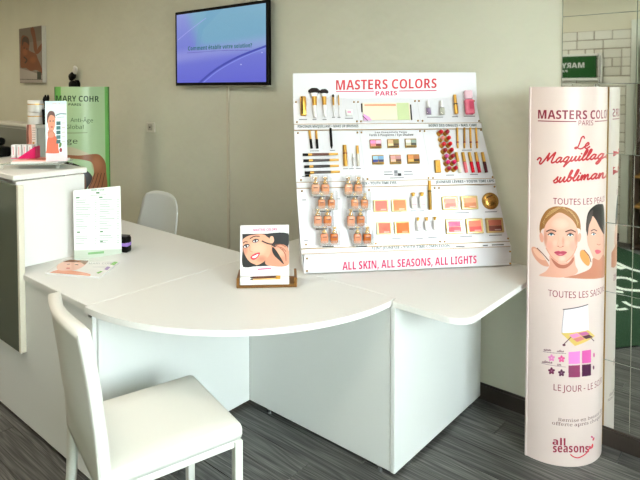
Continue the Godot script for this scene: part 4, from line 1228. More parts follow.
	# eye shadow palettes
	var pal := [
		[369.5, 139.8, 381, 148.6, [Color(0.93, 0.55, 0.78), Color(0.90, 0.70, 0.82), Color(0.86, 0.50, 0.52), Color(0.42, 0.14, 0.20)], "square eye shadow palette in pinks and burgundy"],
		[387, 139.4, 398.6, 148.2, [Color(0.80, 0.66, 0.52), Color(0.50, 0.46, 0.28), Color(0.86, 0.80, 0.62), Color(0.34, 0.26, 0.20)], "square eye shadow palette in beige and olive"],
		[404.7, 139, 415.9, 147.8, [Color(0.86, 0.87, 0.84), Color(0.55, 0.62, 0.58), Color(0.72, 0.72, 0.66), Color(0.26, 0.28, 0.28)], "square eye shadow palette in white and grey green"],
		[372, 155.4, 383.5, 164.6, [Color(0.62, 0.80, 0.90), Color(0.46, 0.66, 0.84), Color(0.16, 0.26, 0.60), Color(0.12, 0.16, 0.36)], "square eye shadow palette in light and dark blue"],
		[389.5, 155.0, 400.8, 164.2, [Color(0.82, 0.60, 0.60), Color(0.72, 0.52, 0.54), Color(0.84, 0.70, 0.64), Color(0.30, 0.18, 0.16)], "square eye shadow palette in dusty rose and brown"],
		[407, 154.6, 419, 163.9, [Color(0.80, 0.52, 0.32), Color(0.66, 0.40, 0.26), Color(0.80, 0.62, 0.36), Color(0.24, 0.15, 0.10)], "square eye shadow palette in copper and dark brown"]]
	for p in pal:
		s = spot(p[0], p[1], p[2], p[3], 0.006)
		t = item("eyeshadow_palette", p[5], "palette", s[0], "eye shadow palettes on the display")
		obj("case", cbx(Vector3(s[1], s[2], 0.012), 0.002, Vector3(0, s[2] / 2, 0)), M.brass, t)
		for k in 4:
			var px: float = (-0.24 if k % 2 == 0 else 0.24) * s[1]
			var py: float = (0.70 if k < 2 else 0.36) * s[2]
			obj("pan", cbx(Vector3(s[1] * 0.45, s[2] * (0.38 if k < 2 else 0.26), 0.003), 0.0006, Vector3(px, py, 0.0065)), mat(p[4][k], 0.7), t)
		obj("applicator", cbx(Vector3(s[1] * 0.8, s[2] * 0.1, 0.003), 0.001, Vector3(0, s[2] * 0.12, 0.0065)), M.dark, t)
	s = spot(394, 170.2, 401.3, 176.2, 0.0015)
	t = item("printed_palette_chart", "small grey and black palette diagram printed below the eye shadows", "chart", s[0])
	for k in 4:
		obj("swatch", cbx(Vector3(s[1] * 0.46, s[2] * 0.46, 0.002), 0, Vector3((-0.25 if k % 2 == 0 else 0.25) * s[1], (0.75 if k < 2 else 0.25) * s[2], 0)), mat([Color(0.45, 0.47, 0.5), Color(0.78, 0.79, 0.8), Color(0.6, 0.6, 0.62), Color(0.08, 0.08, 0.1)][k], 0.6), t)
	# lipsticks, seen end on
	var lips := [Color(0.78, 0.05, 0.14), Color(0.62, 0.06, 0.14), Color(0.86, 0.52, 0.50), Color(0.85, 0.10, 0.15), Color(0.84, 0.12, 0.20), Color(0.86, 0.10, 0.14), Color(0.55, 0.08, 0.12), Color(0.72, 0.08, 0.14), Color(0.80, 0.30, 0.56), Color(0.70, 0.10, 0.18), Color(0.80, 0.14, 0.42), Color(0.86, 0.12, 0.36), Color(0.60, 0.08, 0.20), Color(0.66, 0.06, 0.14)]
	var names := ["crimson", "wine red", "nude pink", "bright red", "warm red", "scarlet", "deep brick", "cherry red", "lilac pink", "dark rose red", "magenta", "hot pink", "plum red", "garnet"]
	for r in 7:
		for c in 2:
			var k := r * 2 + c
			var pxl := Vector2(439.6 + r * 1.36 + c * 6.3, 133.6 + r * 6.0 - c * 0.2)
			var a := slx(sl(pxl.x - 1.2, pxl.y + 0.6))
			var ax := (sN * 0.86 + sV * 0.30 + dU * 0.30).normalized()
			var X := ax.cross(sV).normalized()
			t = item("lipstick", "%s lipstick in gold case in the lipstick block" % names[k], "lipstick", Transform3D(Basis(X, ax, X.cross(ax)), slp(a.x, a.y, 0.0)), "lipsticks in two columns")
			obj("case", cyl(0.0125, 0.0, 0.0125, 0.014, 10), M.gold, t)
			obj("inner_case", cyl(0.0105, 0.014, 0.0105, 0.020, 10), M.brass, t)
			obj("bullet", lathed([Vector2(0.0098, 0.020), Vector2(0.0098, 0.030), Vector2(0.007, 0.034), Vector2(0, 0.035)], 10), mat(lips[k], 0.3), t)
	s = spot(434.4, 160.5, 439.6, 173, 0.009)
	t = item("gold_ribbed_case", "ribbed gold lipstick case standing beside the lipstick block", "cosmetic case", s[0])
	obj("body", cbx(Vector3(s[1], s[2], 0.018), 0.001, Vector3(0, s[2] / 2, 0)), M.brass, t)
	for k in 4: obj("rib", cbx(Vector3(0.003, s[2] * 0.96, 0.004), 0.001, Vector3((k - 1.5) * s[1] * 0.25, s[2] / 2, 0.0095)), M.gold, t)
	# gold lip pencils
	for k in 4:
		var q := span([457.3, 464.0, 470.4, 476.6][k], 148.5, [456.6, 463.8, 469.6, 475.4][k], 128, 0.008)
		t = item("lip_pencil", ["pale gold lip pencil, first in the row above the lip glosses", "dark bronze lip pencil in the row above the glosses", "gold lip pencil next to the bronze one, above the glosses", "gold lip pencil at the outer end of the pencil row"][k], "pencil", q[0], "lip pencils on the display")
		obj("barrel", cyl(0.0056, q[1] * 0.32, 0.0056, q[1]), M.gold if k != 1 else M.brass, t)
		obj("band", cyl(0.006, q[1] * 0.25, 0.006, q[1] * 0.32), mat(Color(0.5, 0.08, 0.10), 0.4), t)
		obj("cap", cyl(0.0045, 0.0, 0.0056, q[1] * 0.25), M.gold, t)
	var gl := [Color(0.86, 0.84, 0.76), Color(0.90, 0.45, 0.50), Color(0.80, 0.08, 0.15), Color(0.72, 0.06, 0.18), Color(0.28, 0.04, 0.12)]
	var gn := ["colourless lip gloss tube with gold cap", "pink lip gloss tube with gold cap", "red lip gloss tube with gold cap", "crimson lip gloss tube with gold cap", "dark plum lip gloss tube with gold cap"]
	for k in 5:
		var q := span([459.3, 465.7, 472.6, 478.8, 485.6][k], 173, [455.4, 462.0, 468.4, 474.8, 481.4][k], 152.6, 0.011)
		t = item("lip_gloss", gn[k], "lip gloss", q[0], "lip glosses on the display")
		obj("tube", cyl(0.0085, 0, 0.0085, q[1] * 0.52), mat(gl[k], 0.12), t)
		obj("collar", cyl(0.007, q[1] * 0.52, 0.007, q[1] * 0.56), M.brass, t)
		obj("cap", cyl(0.0085, q[1] * 0.56, 0.0078, q[1]), M.gold, t)

	# ---------- lower tier: foundation bottles
	var cols := [Color(0.82, 0.60, 0.47), Color(0.80, 0.55, 0.40), Color(0.80, 0.54, 0.39), Color(0.77, 0.49, 0.31), Color(0.80, 0.55, 0.43), Color(0.74, 0.44, 0.25), Color(0.79, 0.51, 0.38), Color(0.72, 0.39, 0.17)]
	var rows := [[310.5, 176.8, 195], [316.6, 192.6, 209], [312.8, 208, 226.3], [319.3, 225.5, 243.5]]
	var body_m := rounded(Vector3(0.040, 0.052, 0.026), 0.008, 5, Vector3(0, 0.026, 0))
	var lab_m := cbx(Vector3(0.022, 0.005, 0.001), 0, Vector3(0, 0.036, 0.0135))
	var neck_m := lathed([Vector2(0.011, 0.051), Vector2(0.012, 0.053), Vector2(0.012, 0.062), Vector2(0.007, 0.064), Vector2(0.006, 0.078), Vector2(0.010, 0.079), Vector2(0.010, 0.086), Vector2(0, 0.087)], 12)
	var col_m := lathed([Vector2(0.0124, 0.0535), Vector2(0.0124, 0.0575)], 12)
	var cap_m := lathed([Vector2(0.0155, 0.052), Vector2(0.0150, 0.0955), Vector2(0, 0.096)], 12)
	var grp := "foundation bottles on the display"
	var di: Node3D = get_node("cosmetics_display")
	for cidx in 2:
		for r in 4:
			var shelf := []
			for k in 2:
				var x: float = rows[r][0] + cidx * 32.6 + k * 9.6
				var q := spot(x, rows[r][1], x + 8, rows[r][2], 0.028)
				var sc: float = q[2] / 0.092
				# bottles stand upright in their clear holders
				t = item("foundation_bottle", "%s foundation bottle with gold pump and clear cap in the %s column" % [["palest peach", "pale peach", "peach", "warm peach", "rosy beige", "deep apricot", "soft apricot", "orange tan"][r * 2 + k], ["outer", "inner"][cidx]], "bottle", Transform3D(Basis(dU * sc, Vector3.UP * sc, dN * sc), q[0].origin), grp)
				var bd := obj("body", body_m, mat(cols[r * 2 + k], 0.15), t)
				obj("label", lab_m, mat(Color(0.45, 0.22, 0.12), 0.5), bd)
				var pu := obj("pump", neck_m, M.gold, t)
				obj("collar", col_m, M.dark, pu)  # dark ring painted in for the dark reflection on the gold pump
				obj("cap", cap_m, M.acryl, t)
				shelf.append(q[0].origin)
			var mid: Vector3 = (shelf[0] + shelf[1]) / 2
			var wd: float = (shelf[1] - shelf[0]).length() + 0.05
			var bxf := di.transform.affine_inverse() * Transform3D(Basis(dU, Vector3.UP, dN), mid)
			obj("shelf", cbx(Vector3(wd, 0.003, 0.062), 0.0005, Vector3(0, -0.002, 0)), M.acryl, di, bxf)
			obj("shelf_lip", cbx(Vector3(wd, 0.022, 0.002), 0.0005, Vector3(0, 0.009, 0.03)), M.acryl, di, bxf)
			obj("shelf_side", cbx(Vector3(0.002, 0.08, 0.06), 0.0005, Vector3(wd / 2, 0.04, 0)), M.acryl, di, bxf)
			obj("shelf_side", cbx(Vector3(0.002, 0.08, 0.06), 0.0005, Vector3(-wd / 2, 0.04, 0)), M.acryl, di, bxf)
			obj("price_strip", cbx(Vector3(wd * 0.55, 0.006, 0.001), 0, Vector3(-wd * 0.1, -0.006, 0.03)), mat(Color(0.25, 0.25, 0.26), 0.5), di, bxf)
	# blushes
	for p in [[373, 200, 388.3, 212.2, Color(0.88, 0.47, 0.42), "coral pink blush in gold frame, in the upper blush pair"], [391, 199.4, 406.8, 211.8, Color(0.89, 0.56, 0.38), "light apricot blush in gold frame, in the upper blush pair"], [376.4, 221.8, 391.5, 234.8, Color(0.88, 0.46, 0.38), "coral blush in gold frame, in the lower blush pair"], [394, 221.4, 410, 234.6, Color(0.87, 0.45, 0.22), "orange blush in gold frame, in the lower blush pair"]]:
		s = spot(p[0], p[1], p[2], p[3], 0.007)
		t = item("blush_compact", p[5], "blush", s[0], "single blushes on the display")
		obj("case", cbx(Vector3(s[1], s[2], 0.014), 0.003, Vector3(0, s[2] / 2, 0)), mat(Color(0.78, 0.70, 0.50), 0.3, 0.6), t)
		obj("pan", cbx(Vector3(s[1] * 0.82, s[2] * 0.84, 0.003), 0.0012, Vector3(0, s[2] / 2, 0.0075)), mat(p[4].darkened(0.06), 0.75), t)
		obj("embossing", cbx(Vector3(s[1] * 0.35, s[2] * 0.09, 0.0008), 0, Vector3(s[1] * 0.12, s[2] * 0.2, 0.0093)), mat(p[4].lightened(0.45), 0.7), t.get_node("pan"))
	# duo palettes
	for p in [[441.5, 196.6, 457.2, 210, Color(0.93, 0.64, 0.60), Color(0.88, 0.52, 0.50), "rose duo powder palette in gold frame, upper row"], [460.5, 196, 477.2, 209.6, Color(0.92, 0.64, 0.50), Color(0.80, 0.50, 0.36), "peach and tan duo powder palette, upper row"], [445.3, 219, 462, 234, Color(0.88, 0.46, 0.62), Color(0.86, 0.40, 0.46), "bright pink duo powder palette, lower row"], [465.5, 218.6, 482.4, 233.6, Color(0.93, 0.50, 0.42), Color(0.86, 0.34, 0.34), "coral and salmon duo powder palette, lower row"], [485.2, 217.9, 502.6, 232.8, Color(0.66, 0.36, 0.28), Color(0.42, 0.20, 0.16), "brown bronze duo powder palette, lower row"]]:
		s = spot(p[0], p[1], p[2], p[3], 0.007)
		t = item("powder_palette", p[6], "palette", s[0], "duo powder palettes on the display")
		obj("case", cbx(Vector3(s[1], s[2], 0.014), 0.003, Vector3(0, s[2] / 2, 0)), mat(Color(0.76, 0.66, 0.44), 0.3, 0.6), t)
		obj("upper_pan", cbx(Vector3(s[1] * 0.74, s[2] * 0.36, 0.003), 0.001, Vector3(0, s[2] * 0.67, 0.0075)), mat(p[4], 0.75), t)
		obj("lower_pan", cbx(Vector3(s[1] * 0.74, s[2] * 0.36, 0.003), 0.001, Vector3(0, s[2] * 0.30, 0.0075)), mat(p[5], 0.75), t)
		obj("embossing", cbx(Vector3(s[1] * 0.35, s[2] * 0.08, 0.0008), 0, Vector3(s[1] * 0.12, s[2] * 0.2, 0.0093)), mat(p[5].lightened(0.45), 0.7), t.get_node("lower_pan"))
	s = spot(481.8, 193.4, 497.8, 209.6, 0.0)
	t = item("round_compact", "round shiny gold powder compact on the lower tier", "compact", s[0])
	var rr: float = s[1] / 2
	var disc := Transform3D(Basis(Vector3.RIGHT, PI / 2), Vector3(0, rr, 0))
	obj("lid", lathed([Vector2(0, 0), Vector2(rr, 0), Vector2(rr, 0.012), Vector2(rr * 0.93, 0.017), Vector2(rr * 0.5, 0.020), Vector2(0, 0.021)], 28, 1.0, disc), mat(Color(0.72, 0.54, 0.28), 0.22, 0.85), t)
	for k in 3: obj("engraving", cbx(Vector3(rr * (0.9 - 0.2 * k), rr * 0.10, 0.001), 0, Vector3(0, rr * (1.62 - 0.22 * k), 0.0195)), mat(Color(0.34, 0.22, 0.10), 0.4, 0.4), t, Transform3D(Basis(Vector3.BACK, 0.35), Vector3(rr * 0.35, 0.0, 0)))
	# white tubes with gold caps
	for p in [[409.7, 192.6, 415.9, 209, "larger white primer bottle with gold top beside the apricot blush"], [418, 192.4, 424.8, 208.8, "larger white primer bottle with gold top beside the long gold wand"], [415, 217.4, 420, 231.4, "small white concealer bottle with gold top beside the orange blush"], [423.4, 217.2, 428.6, 231, "small white concealer bottle with gold top, middle of its row of three"], [432, 216.8, 437, 230.4, "small white concealer bottle with gold top beside the bright pink palette"]]:
		s = spot(p[0], p[1], p[2], p[3], 0.016)
		var big: bool = p[1] < 200
		t = item("cream_tube", p[4], "bottle", s[0], "large white primer bottles" if big else "small white concealer bottles")
		obj("body", rounded(Vector3(s[1] * 0.95, s[2] * 0.74, 0.022), 0.006, 5, Vector3(0, s[2] * 0.37, 0)), wh, t)
		obj("gold_collar", lathed([Vector2(s[1] * 0.18, s[2] * 0.74), Vector2(s[1] * 0.36, s[2] * 0.97), Vector2(0, s[2])], 10, 0.7), M.gold, t)
		obj("label", cbx(Vector3(s[1] * 0.6, s[2] * 0.05, 0.0008), 0, Vector3(0, s[2] * 0.25, 0.0113)), mat(Color(0.80, 0.55, 0.60), 0.5), t.get_node("body"))
	s = span(429.6, 210, 428.6, 181, 0.012)
	t = item("gold_wand", "long gold wand standing upright at the centre of the lower tier", "mascara", s[0])
	obj("barrel", cyl(0.0085, 0, 0.0085, s[1] * 0.62), M.brass, t)
	obj("band", cyl(0.009, s[1] * 0.62, 0.009, s[1] * 0.66), M.dark, t)
	obj("cap", cyl(0.008, s[1] * 0.66, 0.0075, s[1]), M.gold, t)

# ============================================================ things on the back wall
func plane_map(a: Vector3, X: Vector3, Y: Vector3, w: float, h: float, W: int, Hh: int) -> Callable:
	# photo pixel -> texture pixel on the plane a (top left), X right, Y down
	var n := X.cross(Y)
	return func(p: Vector2) -> Vector2:
		var q := on_plane(p.x, p.y, a, n) - a
		return Vector2(q.dot(X) / w * W, q.dot(Y) / h * Hh)

func build_wall_things():
	# television
	var zf := 0.075
	var a := at_z(175, 12.5, zf)
	var b := at_z(268.5, 85.2, zf)
	var t := thing("television", "flat black-framed television showing a blue slide, mounted on the wall", "television", at((a.x + b.x) / 2, b.y, 0))
	var w := b.x - a.x
	var h := a.y - b.y
	obj("housing", box(Vector3(-w / 2, 0, 0.047), Vector3(w / 2, h, zf), 0.003), M.black, t)
	obj("rear_box", box(Vector3(-w * 0.35, h * 0.1, 0.012), Vector3(w * 0.35, h * 0.7, 0.047), 0.004), M.black, t)
	obj("wall_mount", box(Vector3(-0.2, h * 0.3, 0), Vector3(0.2, h * 0.6, 0.012)), M.steel, t)
	obj("silver_trim", box(Vector3(-w / 2 - 0.003, -0.004, 0.049), Vector3(w / 2 + 0.003, 0.0, zf - 0.004)), M.steel, t)
	var bz := 0.022
	var W := 512
	var Hh := 288
	var p0 := Vector3(a.x + bz, a.y - bz, zf + 0.001)
	var sw := w - 2 * bz
	var sh := h - 2 * bz
	var cv := Canvas.new(W, Hh, Color(0.50, 0.54, 0.88), plane_map(p0, Vector3.RIGHT, Vector3.DOWN, sw, sh, W, Hh))
	for y in Hh:
		for x in W:
			var u := float(x) / W
			var v := float(y) / Hh
			var c := Color(0.55, 0.60, 0.88).lerp(Color(0.40, 0.42, 0.86), v)
			var teal := smoothstep(0.18, 0.4, u + 0.25 * (0.55 - v)) * (1.0 - smoothstep(0.38, 0.62, v - u * 0.05))
			c = c.lerp(Color(0.48, 0.72, 0.80), teal * 0.85)
			c = c.lerp(Color(0.66, 0.68, 0.92), 0.5 * (1.0 - smoothstep(0.0, 0.16, absf(v - 0.62 + 0.12 * u))))
			cv.img.set_pixel(x, y, c)
	cv.poly([210, 8, 225, 6, 203, 30, 200, 48, 195, 48, 199, 26], Color(0.44, 0.66, 0.80, 0.5), false)
	cv.line([197, 85, 215, 70, 238, 57, 266, 46], 2.0, Color(0.26, 0.30, 0.72))
	cv.line([199, 86.5, 217, 71.5, 240, 58.5, 266, 47.7], 0.8, Color(0.55, 0.60, 0.95))
	cv.line([178, 40, 190, 30, 206, 18], 0.6, Color(0.66, 0.68, 0.95))
	cv.text(sans_bold, "Comment établir votre solution?", 188, 50.6, 252, 47.2, 4.0, Color(0.05, 0.42, 0.40))
	cv.line([187, 53, 222, 50.6, 250, 50.2], 0.7, Color(0.45, 0.44, 0.80))
	cv.ell(241, 64.5, 0.6, 0.6, Color(0.85, 0.87, 1.0)); cv.ell(262, 52.5, 0.6, 0.6, Color(0.8, 0.83, 1.0))
	var sm := tex(cv.img, 0.25)
	sm.albedo_color = Color(0.12, 0.12, 0.12)
	sm.emission_enabled = true
	sm.emission_texture = sm.albedo_texture
	sm.emission_energy_multiplier = 0.85
	obj("screen", face(p0, p0 + Vector3(sw, 0, 0), p0 + Vector3(sw, -sh, 0), p0 + Vector3(0, -sh, 0)), sm, t, at(-t.position.x, -t.position.y, 0))
	# cable cover below
	var ct := at_z(228.5, 90, 0)
	var c := thing("cable_cover", "thin vertical cable cover running down the wall below the television", "cable cover", at(ct.x, 0.085, 0))
	obj("channel", box(Vector3(-0.011, 0, 0), Vector3(0.011, b.y - 0.085, 0.012), 0.002), mat(Color(0.80, 0.78, 0.71), 0.6), c)
	obj("lid", box(Vector3(-0.009, 0, 0.012), Vector3(0.009, b.y - 0.085, 0.014), 0.001), mat(Color(0.82, 0.80, 0.73), 0.5), c)
	# switch
	var sw0 := at_z(151.5, 127.2, 0)
	var s := thing("light_switch", "small white light switch on the bare wall", "switch", at(sw0.x, sw0.y, 0))
	obj("plate", box(Vector3(-0.06, -0.042, 0), Vector3(0.06, 0.042, 0.012), 0.003), mat(Color(0.90, 0.89, 0.84), 0.4), s)
	obj("rocker", box(Vector3(-0.034, -0.026, 0.012), Vector3(0.034, 0.026, 0.015), 0.002), mat(Color(0.72, 0.70, 0.64), 0.4), s)
	obj("socket_hole", lathed([Vector2(0.008, 0), Vector2(0.006, 0.004), Vector2(0, 0.004)], 10, 1.0, Transform3D(Basis(Vector3.RIGHT, PI / 2), Vector3(0, 0.0, 0.0145))), M.dark, s)
	# canvas picture
	var pa := at_z(19, 29, 0.045)
	var pb := at_z(42.5, 82.6, 0.045)
	var pw := pb.x - pa.x
	var ph := pa.y - pb.y
	var pt := thing("canvas_picture", "canvas photograph of a reclining woman in brown tones, on the far wall", "picture", at((pa.x + pb.x) / 2, pb.y, 0))
	obj("stretcher", box(Vector3(-pw / 2, 0, 0), Vector3(pw / 2, ph, 0.0445), 0.002), mat(Color(0.82, 0.82, 0.80), 0.6), pt)
	var pc := Canvas.new(192, 256, Color(0.50, 0.46, 0.42), plane_map(pa, Vector3.RIGHT, Vector3.DOWN, pw, ph, 192, 256))
	pc.poly([19, 29, 44, 26, 44, 40, 19, 44], Color(0.44, 0.40, 0.36), false)
	pc.poly([19.5, 68, 30, 71, 44, 76, 44, 83, 19.5, 82], Color(0.66, 0.63, 0.60), false)
	var br := Color(0.46, 0.24, 0.10)
	pc.poly([21, 40, 22.5, 35.5, 26, 36, 28.5, 38, 29.5, 44, 29, 50, 32, 52, 36, 54, 38, 59, 41, 66, 43.5, 74, 40, 72, 36, 70, 31, 71, 26, 68, 21, 67, 20.5, 55], br)
	pc.poly([22, 40, 25, 36.5, 28.5, 39, 29, 45, 27, 43, 24, 42, 22.5, 46], Color(0.20, 0.11, 0.07))
	pc.poly([30.5, 29.5, 34, 28.5, 37, 46, 36.5, 54, 34, 50, 33, 40], br)
	pc.poly([36.5, 54, 38, 48, 42, 43, 43.5, 41, 43, 46, 40, 52], br)
	pc.blur(25, 52, 3, 4, Color(0.62, 0.36, 0.20, 0.7)); pc.blur(33, 60, 4, 4, Color(0.60, 0.34, 0.16, 0.6))
	pc.line([24, 57, 27, 60, 25, 63], 1.2, Color(0.14, 0.08, 0.05)); pc.ell(24.3, 48, 0.8, 0.6, Color(0.1, 0.06, 0.05)); pc.ell(27, 49, 0.7, 0.6, Color(0.1, 0.06, 0.05))
	pc.poly([37.2, 71.5, 41.2, 72, 41.2, 79.5, 37.2, 79], Color(0.06, 0.12, 0.06), false)
	pc.line([20, 79.2, 43, 79.7], 0.7, Color(0.36, 0.34, 0.32), false)
	obj("print", face(pa, pa + Vector3(pw, 0, 0), pa + Vector3(pw, -ph, 0), pa + Vector3(0, -ph, 0)), tex(pc.img, 0.5), pt, at(-pt.position.x, -pt.position.y, 0.0006))
	# dark ornament with white tip on the wall above the green totem
	var op := at_z(75, 88, 0.03)
	var o := thing("wall_ornament", "small black wall ornament with a white tip above the green totem", "ornament", at(op.x, op.y, 0))
	obj("backplate", lathed([Vector2(0.05, 0), Vector2(0.05, 0.02), Vector2(0, 0.02)], 12, 1.0, Transform3D(Basis(Vector3.RIGHT, PI / 2), Vector3(0, 0.03, 0))), M.black, o)
	var bl := tool_()
	rbox(bl, at(0, 0.03, 0.05), Vector3(0.11, 0.085, 0.06), 0.03, 5)
	obj("lower_leaf", fin(bl), M.black, o)
	var b2 := tool_()
	rbox(b2, Transform3D(Basis(Vector3.BACK, 0.4), Vector3(-0.01, 0.115, 0.05)), Vector3(0.105, 0.075, 0.05), 0.025, 5)
	obj("upper_leaf", fin(b2), M.black, o)
	var b3 := tool_()
	rbox(b3, Transform3D(Basis(Vector3.BACK, -0.4), Vector3(0.045, 0.175, 0.05)), Vector3(0.06, 0.075, 0.03), 0.015, 5)
	obj("white_tip", fin(b3), M.paper, o)

# ============================================================ things on the tall counter
# a standing card whose photo outline is known: foot height h; returns [thing, top left, X, Y(down), w, h]
func stand_card(called, label, cat, x0: float, y0: float, x1: float, y1: float, h: float, turn := 0.0, lean := 0.1, th := 0.004, group := "") -> Array:
	var foot := at_y((x0 + x1) / 2, y1, h)
	var n := Vector3(EYE.x - foot.x, 0, EYE.z - foot.z).normalized().rotated(Vector3.UP, turn)
	var X := Vector3.UP.cross(n).normalized()
	var nl := (n + Vector3.UP * lean).normalized()
	var Yu := nl.cross(X).normalized()
	var ym := (y0 + y1) / 2
	var w := (on_plane(x1, ym, foot, nl) - on_plane(x0, ym, foot, nl)).dot(X)
	var hh := (on_plane((x0 + x1) / 2, y0, foot, nl) - foot).dot(Yu)
	var t := thing(called, label, cat, Transform3D(Basis(X, Vector3.UP, n), foot), group)
	var tl := foot - X * w / 2 + Yu * hh
	return [t, tl, X, -Yu, w, hh, nl, foot]
func card_mesh(s: Array, th: float, m: Material, called: String):
	var t: Node3D = s[0]
	var xf := Transform3D(Basis(s[2], -s[3], s[6]), s[7] - s[6] * th / 2)
	obj(called, cbx(Vector3(s[4], s[5], th), minf(0.001, th * 0.3), Vector3(0, s[5] / 2, 0)), m, t, t.transform.affine_inverse() * xf)
func card_print(s: Array, m: Material, called := "print", off := 0.0006):
	var t: Node3D = s[0]
	var a: Vector3 = s[1] + s[6] * off
	obj(called, face(a, a + s[2] * s[4], a + s[2] * s[4] + s[3] * s[5], a + s[3] * s[5]), m, t, t.transform.affine_inverse())

func build_counter_things():
	var CT := 1.189
	# grey cabinet behind, on the desk
	var g := thing("grey_cabinet", "grey box cabinet with pale rim behind the tall counter", "cabinet", at(-4.235, TOP, 1.01))
	obj("body", box(Vector3(-0.33, 0, 0.0), Vector3(0.33, 0.61, 0.09), 0.004), mat(Color(0.60, 0.61, 0.57), 0.5), g)
	obj("front", box(Vector3(-0.31, 0.02, 0.09), Vector3(0.31, 0.585, 0.096), 0.002), mat(Color(0.36, 0.37, 0.33), 0.4), g)
	obj("rim", box(Vector3(-0.335, 0.60, -0.005), Vector3(0.335, 0.625, 0.102), 0.004), mat(Color(0.72, 0.72, 0.68), 0.4), g)
	obj("side_rim", box(Vector3(0.312, 0.0, 0.09), Vector3(0.335, 0.60, 0.101), 0.003), mat(Color(0.80, 0.80, 0.77), 0.4), g)
	var jm := lathed([Vector2(0, 0), Vector2(0.050, 0), Vector2(0.053, 0.006), Vector2(0.053, 0.05), Vector2(0.05, 0.052)], 22)
	var jl := lathed([Vector2(0.054, 0.055), Vector2(0.054, 0.075), Vector2(0.050, 0.079), Vector2(0, 0.08)], 22)
	var jb := lathed([Vector2(0.0545, 0.05), Vector2(0.0545, 0.0555)], 22)
	var jx := at_z(36.5, 121, 1.06)
	for k in 2:
		var j := thing("cream_jar", ["white cream jar with gold band standing on the grey cabinet", "white cream jar with gold band stacked on another jar"][k], "jar", at(jx.x, TOP + 0.625 + k * 0.0805, 1.06), "cream jars on the grey cabinet")
		obj("pot", jm, mat(Color(0.86, 0.86, 0.84), 0.35), j)
		obj("gold_band", jb, M.gold, j.get_node("pot"))
		obj("lid", jl, mat(Color(0.88, 0.88, 0.86), 0.35), j)
	# dark brush holder
	var bh := thing("brush_holder", "black pot of dark brushes beside the stacked cream jars", "brush holder", at(jx.x + 0.115, TOP + 0.625, 1.045))
	obj("pot", lathed([Vector2(0, 0), Vector2(0.024, 0), Vector2(0.028, 0.10), Vector2(0.025, 0.10), Vector2(0.02, 0.01), Vector2(0, 0.01)], 14), M.black, bh)
	for k in 4:
		var st := tool_()
		tube(st, [Vector3((k - 1.5) * 0.008, 0.02, 0), Vector3((k - 1.5) * 0.014, 0.13, 0), Vector3((k - 1.5) * 0.018, 0.165 + 0.012 * (k % 2), 0), Vector3((k - 1.5) * 0.02, 0.185 + 0.012 * (k % 2), 0)], [0.004, 0.006, 0.011, 0.004], 8)
		obj("brush", fin(st), M.black, bh)
	# dark thing at the picture's edge
	var dk := at_z(-1, 160, 1.42)
	var ph := thing("desk_telephone", "black desk telephone at the far end of the tall counter", "telephone", at(dk.x - 0.12, CT, 1.42))
	obj("body", rounded(Vector3(0.17, 0.06, 0.18), 0.015, 5, Vector3(0, 0.03, 0)), M.black, ph)
	obj("handset", rounded(Vector3(0.05, 0.05, 0.2), 0.02, 5, Vector3(-0.05, 0.085, 0)), M.black, ph)
	# acrylic riser with leaflets
	var R := [at_y(10, 167, CT), at_y(40, 172.5, CT), at_y(70, 165.5, CT)]
	var ctr := Vector3(-3.12, CT, 1.44)
	var X := Vector3(0.72, 0, -0.69).normalized()
	var Z := X.cross(Vector3.UP)
	var rot := Basis(X, Vector3.UP, Z)
	var tr := thing("acrylic_riser", "low clear acrylic riser under the leaflets on the tall counter", "riser", Transform3D(rot, ctr))
	obj("plate", cbx(Vector3(0.30, 0.004, 0.20), 0.001, Vector3(0, 0.026, 0)), clear(Color(0.8, 0.9, 0.86), 0.35), tr)
	for s in [-1, 1]: for z in [-1, 1]: obj("foot", cbx(Vector3(0.014, 0.024, 0.014), 0.001, Vector3(s * 0.14, 0.012, z * 0.09)), M.acryl, tr)
	var leaf := thing("leaflet_stack", "stack of pink and white leaflets on the acrylic riser", "leaflets", Transform3D(rot, ctr + Vector3(0, 0.0285, 0)))
	obj("lower_sheets", cbx(Vector3(0.24, 0.010, 0.16), 0.001, Vector3(0.02, 0.005, 0)), M.paper, leaf)
	obj("upper_sheets", cbx(Vector3(0.22, 0.006, 0.15), 0.001, Vector3(0.015, 0.0132, 0.003)), mat(Color(0.94, 0.72, 0.68), 0.4), leaf, Transform3D(Basis(Vector3.UP, 0.06), Vector3.ZERO))
	obj("printed_face", cbx(Vector3(0.11, 0.0006, 0.07), 0, Vector3(0.02, 0.0166, 0.02)), mat(Color(0.80, 0.45, 0.36), 0.4), leaf)
	# leaflet in upright holder
	var s := stand_card("leaflet_holder", "upright acrylic leaflet holder showing a woman in an orange top, on the tall counter", "leaflet holder", 46, 101, 67.5, 161, CT + 0.046, 0.0, 0.02)
	s[0].position.y = CT + 0.046
	card_mesh(s, 0.012, M.acryl, "holder")
	var n := Canvas.new(256, 640, Color(0.84, 0.91, 0.92), plane_map(s[1], s[2], s[3], s[4], s[5], 256, 640))
	n.poly([45, 101, 68, 101, 68, 104, 45, 104], Color(0.80, 0.90, 0.93), false)
	n.text(sans, "MARY COHR", 52.5, 104.3, 60.5, 104.3, 1.1, Color(0.85, 0.4, 0.4))
	n.poly([45.5, 153, 56, 151, 64, 156, 68, 157, 68, 161, 45.5, 161], Color(0.93, 0.80, 0.82))
	n.poly([46.5, 150, 47.5, 139, 50, 135, 54, 135, 57.5, 139, 58.5, 149, 58.5, 153, 46.5, 153], Color(0.82, 0.37, 0.22))
	n.poly([47.5, 121, 48, 114, 51, 111.5, 54, 113, 55.3, 119, 54.5, 128, 52, 132, 49, 130], Color(0.83, 0.54, 0.40))
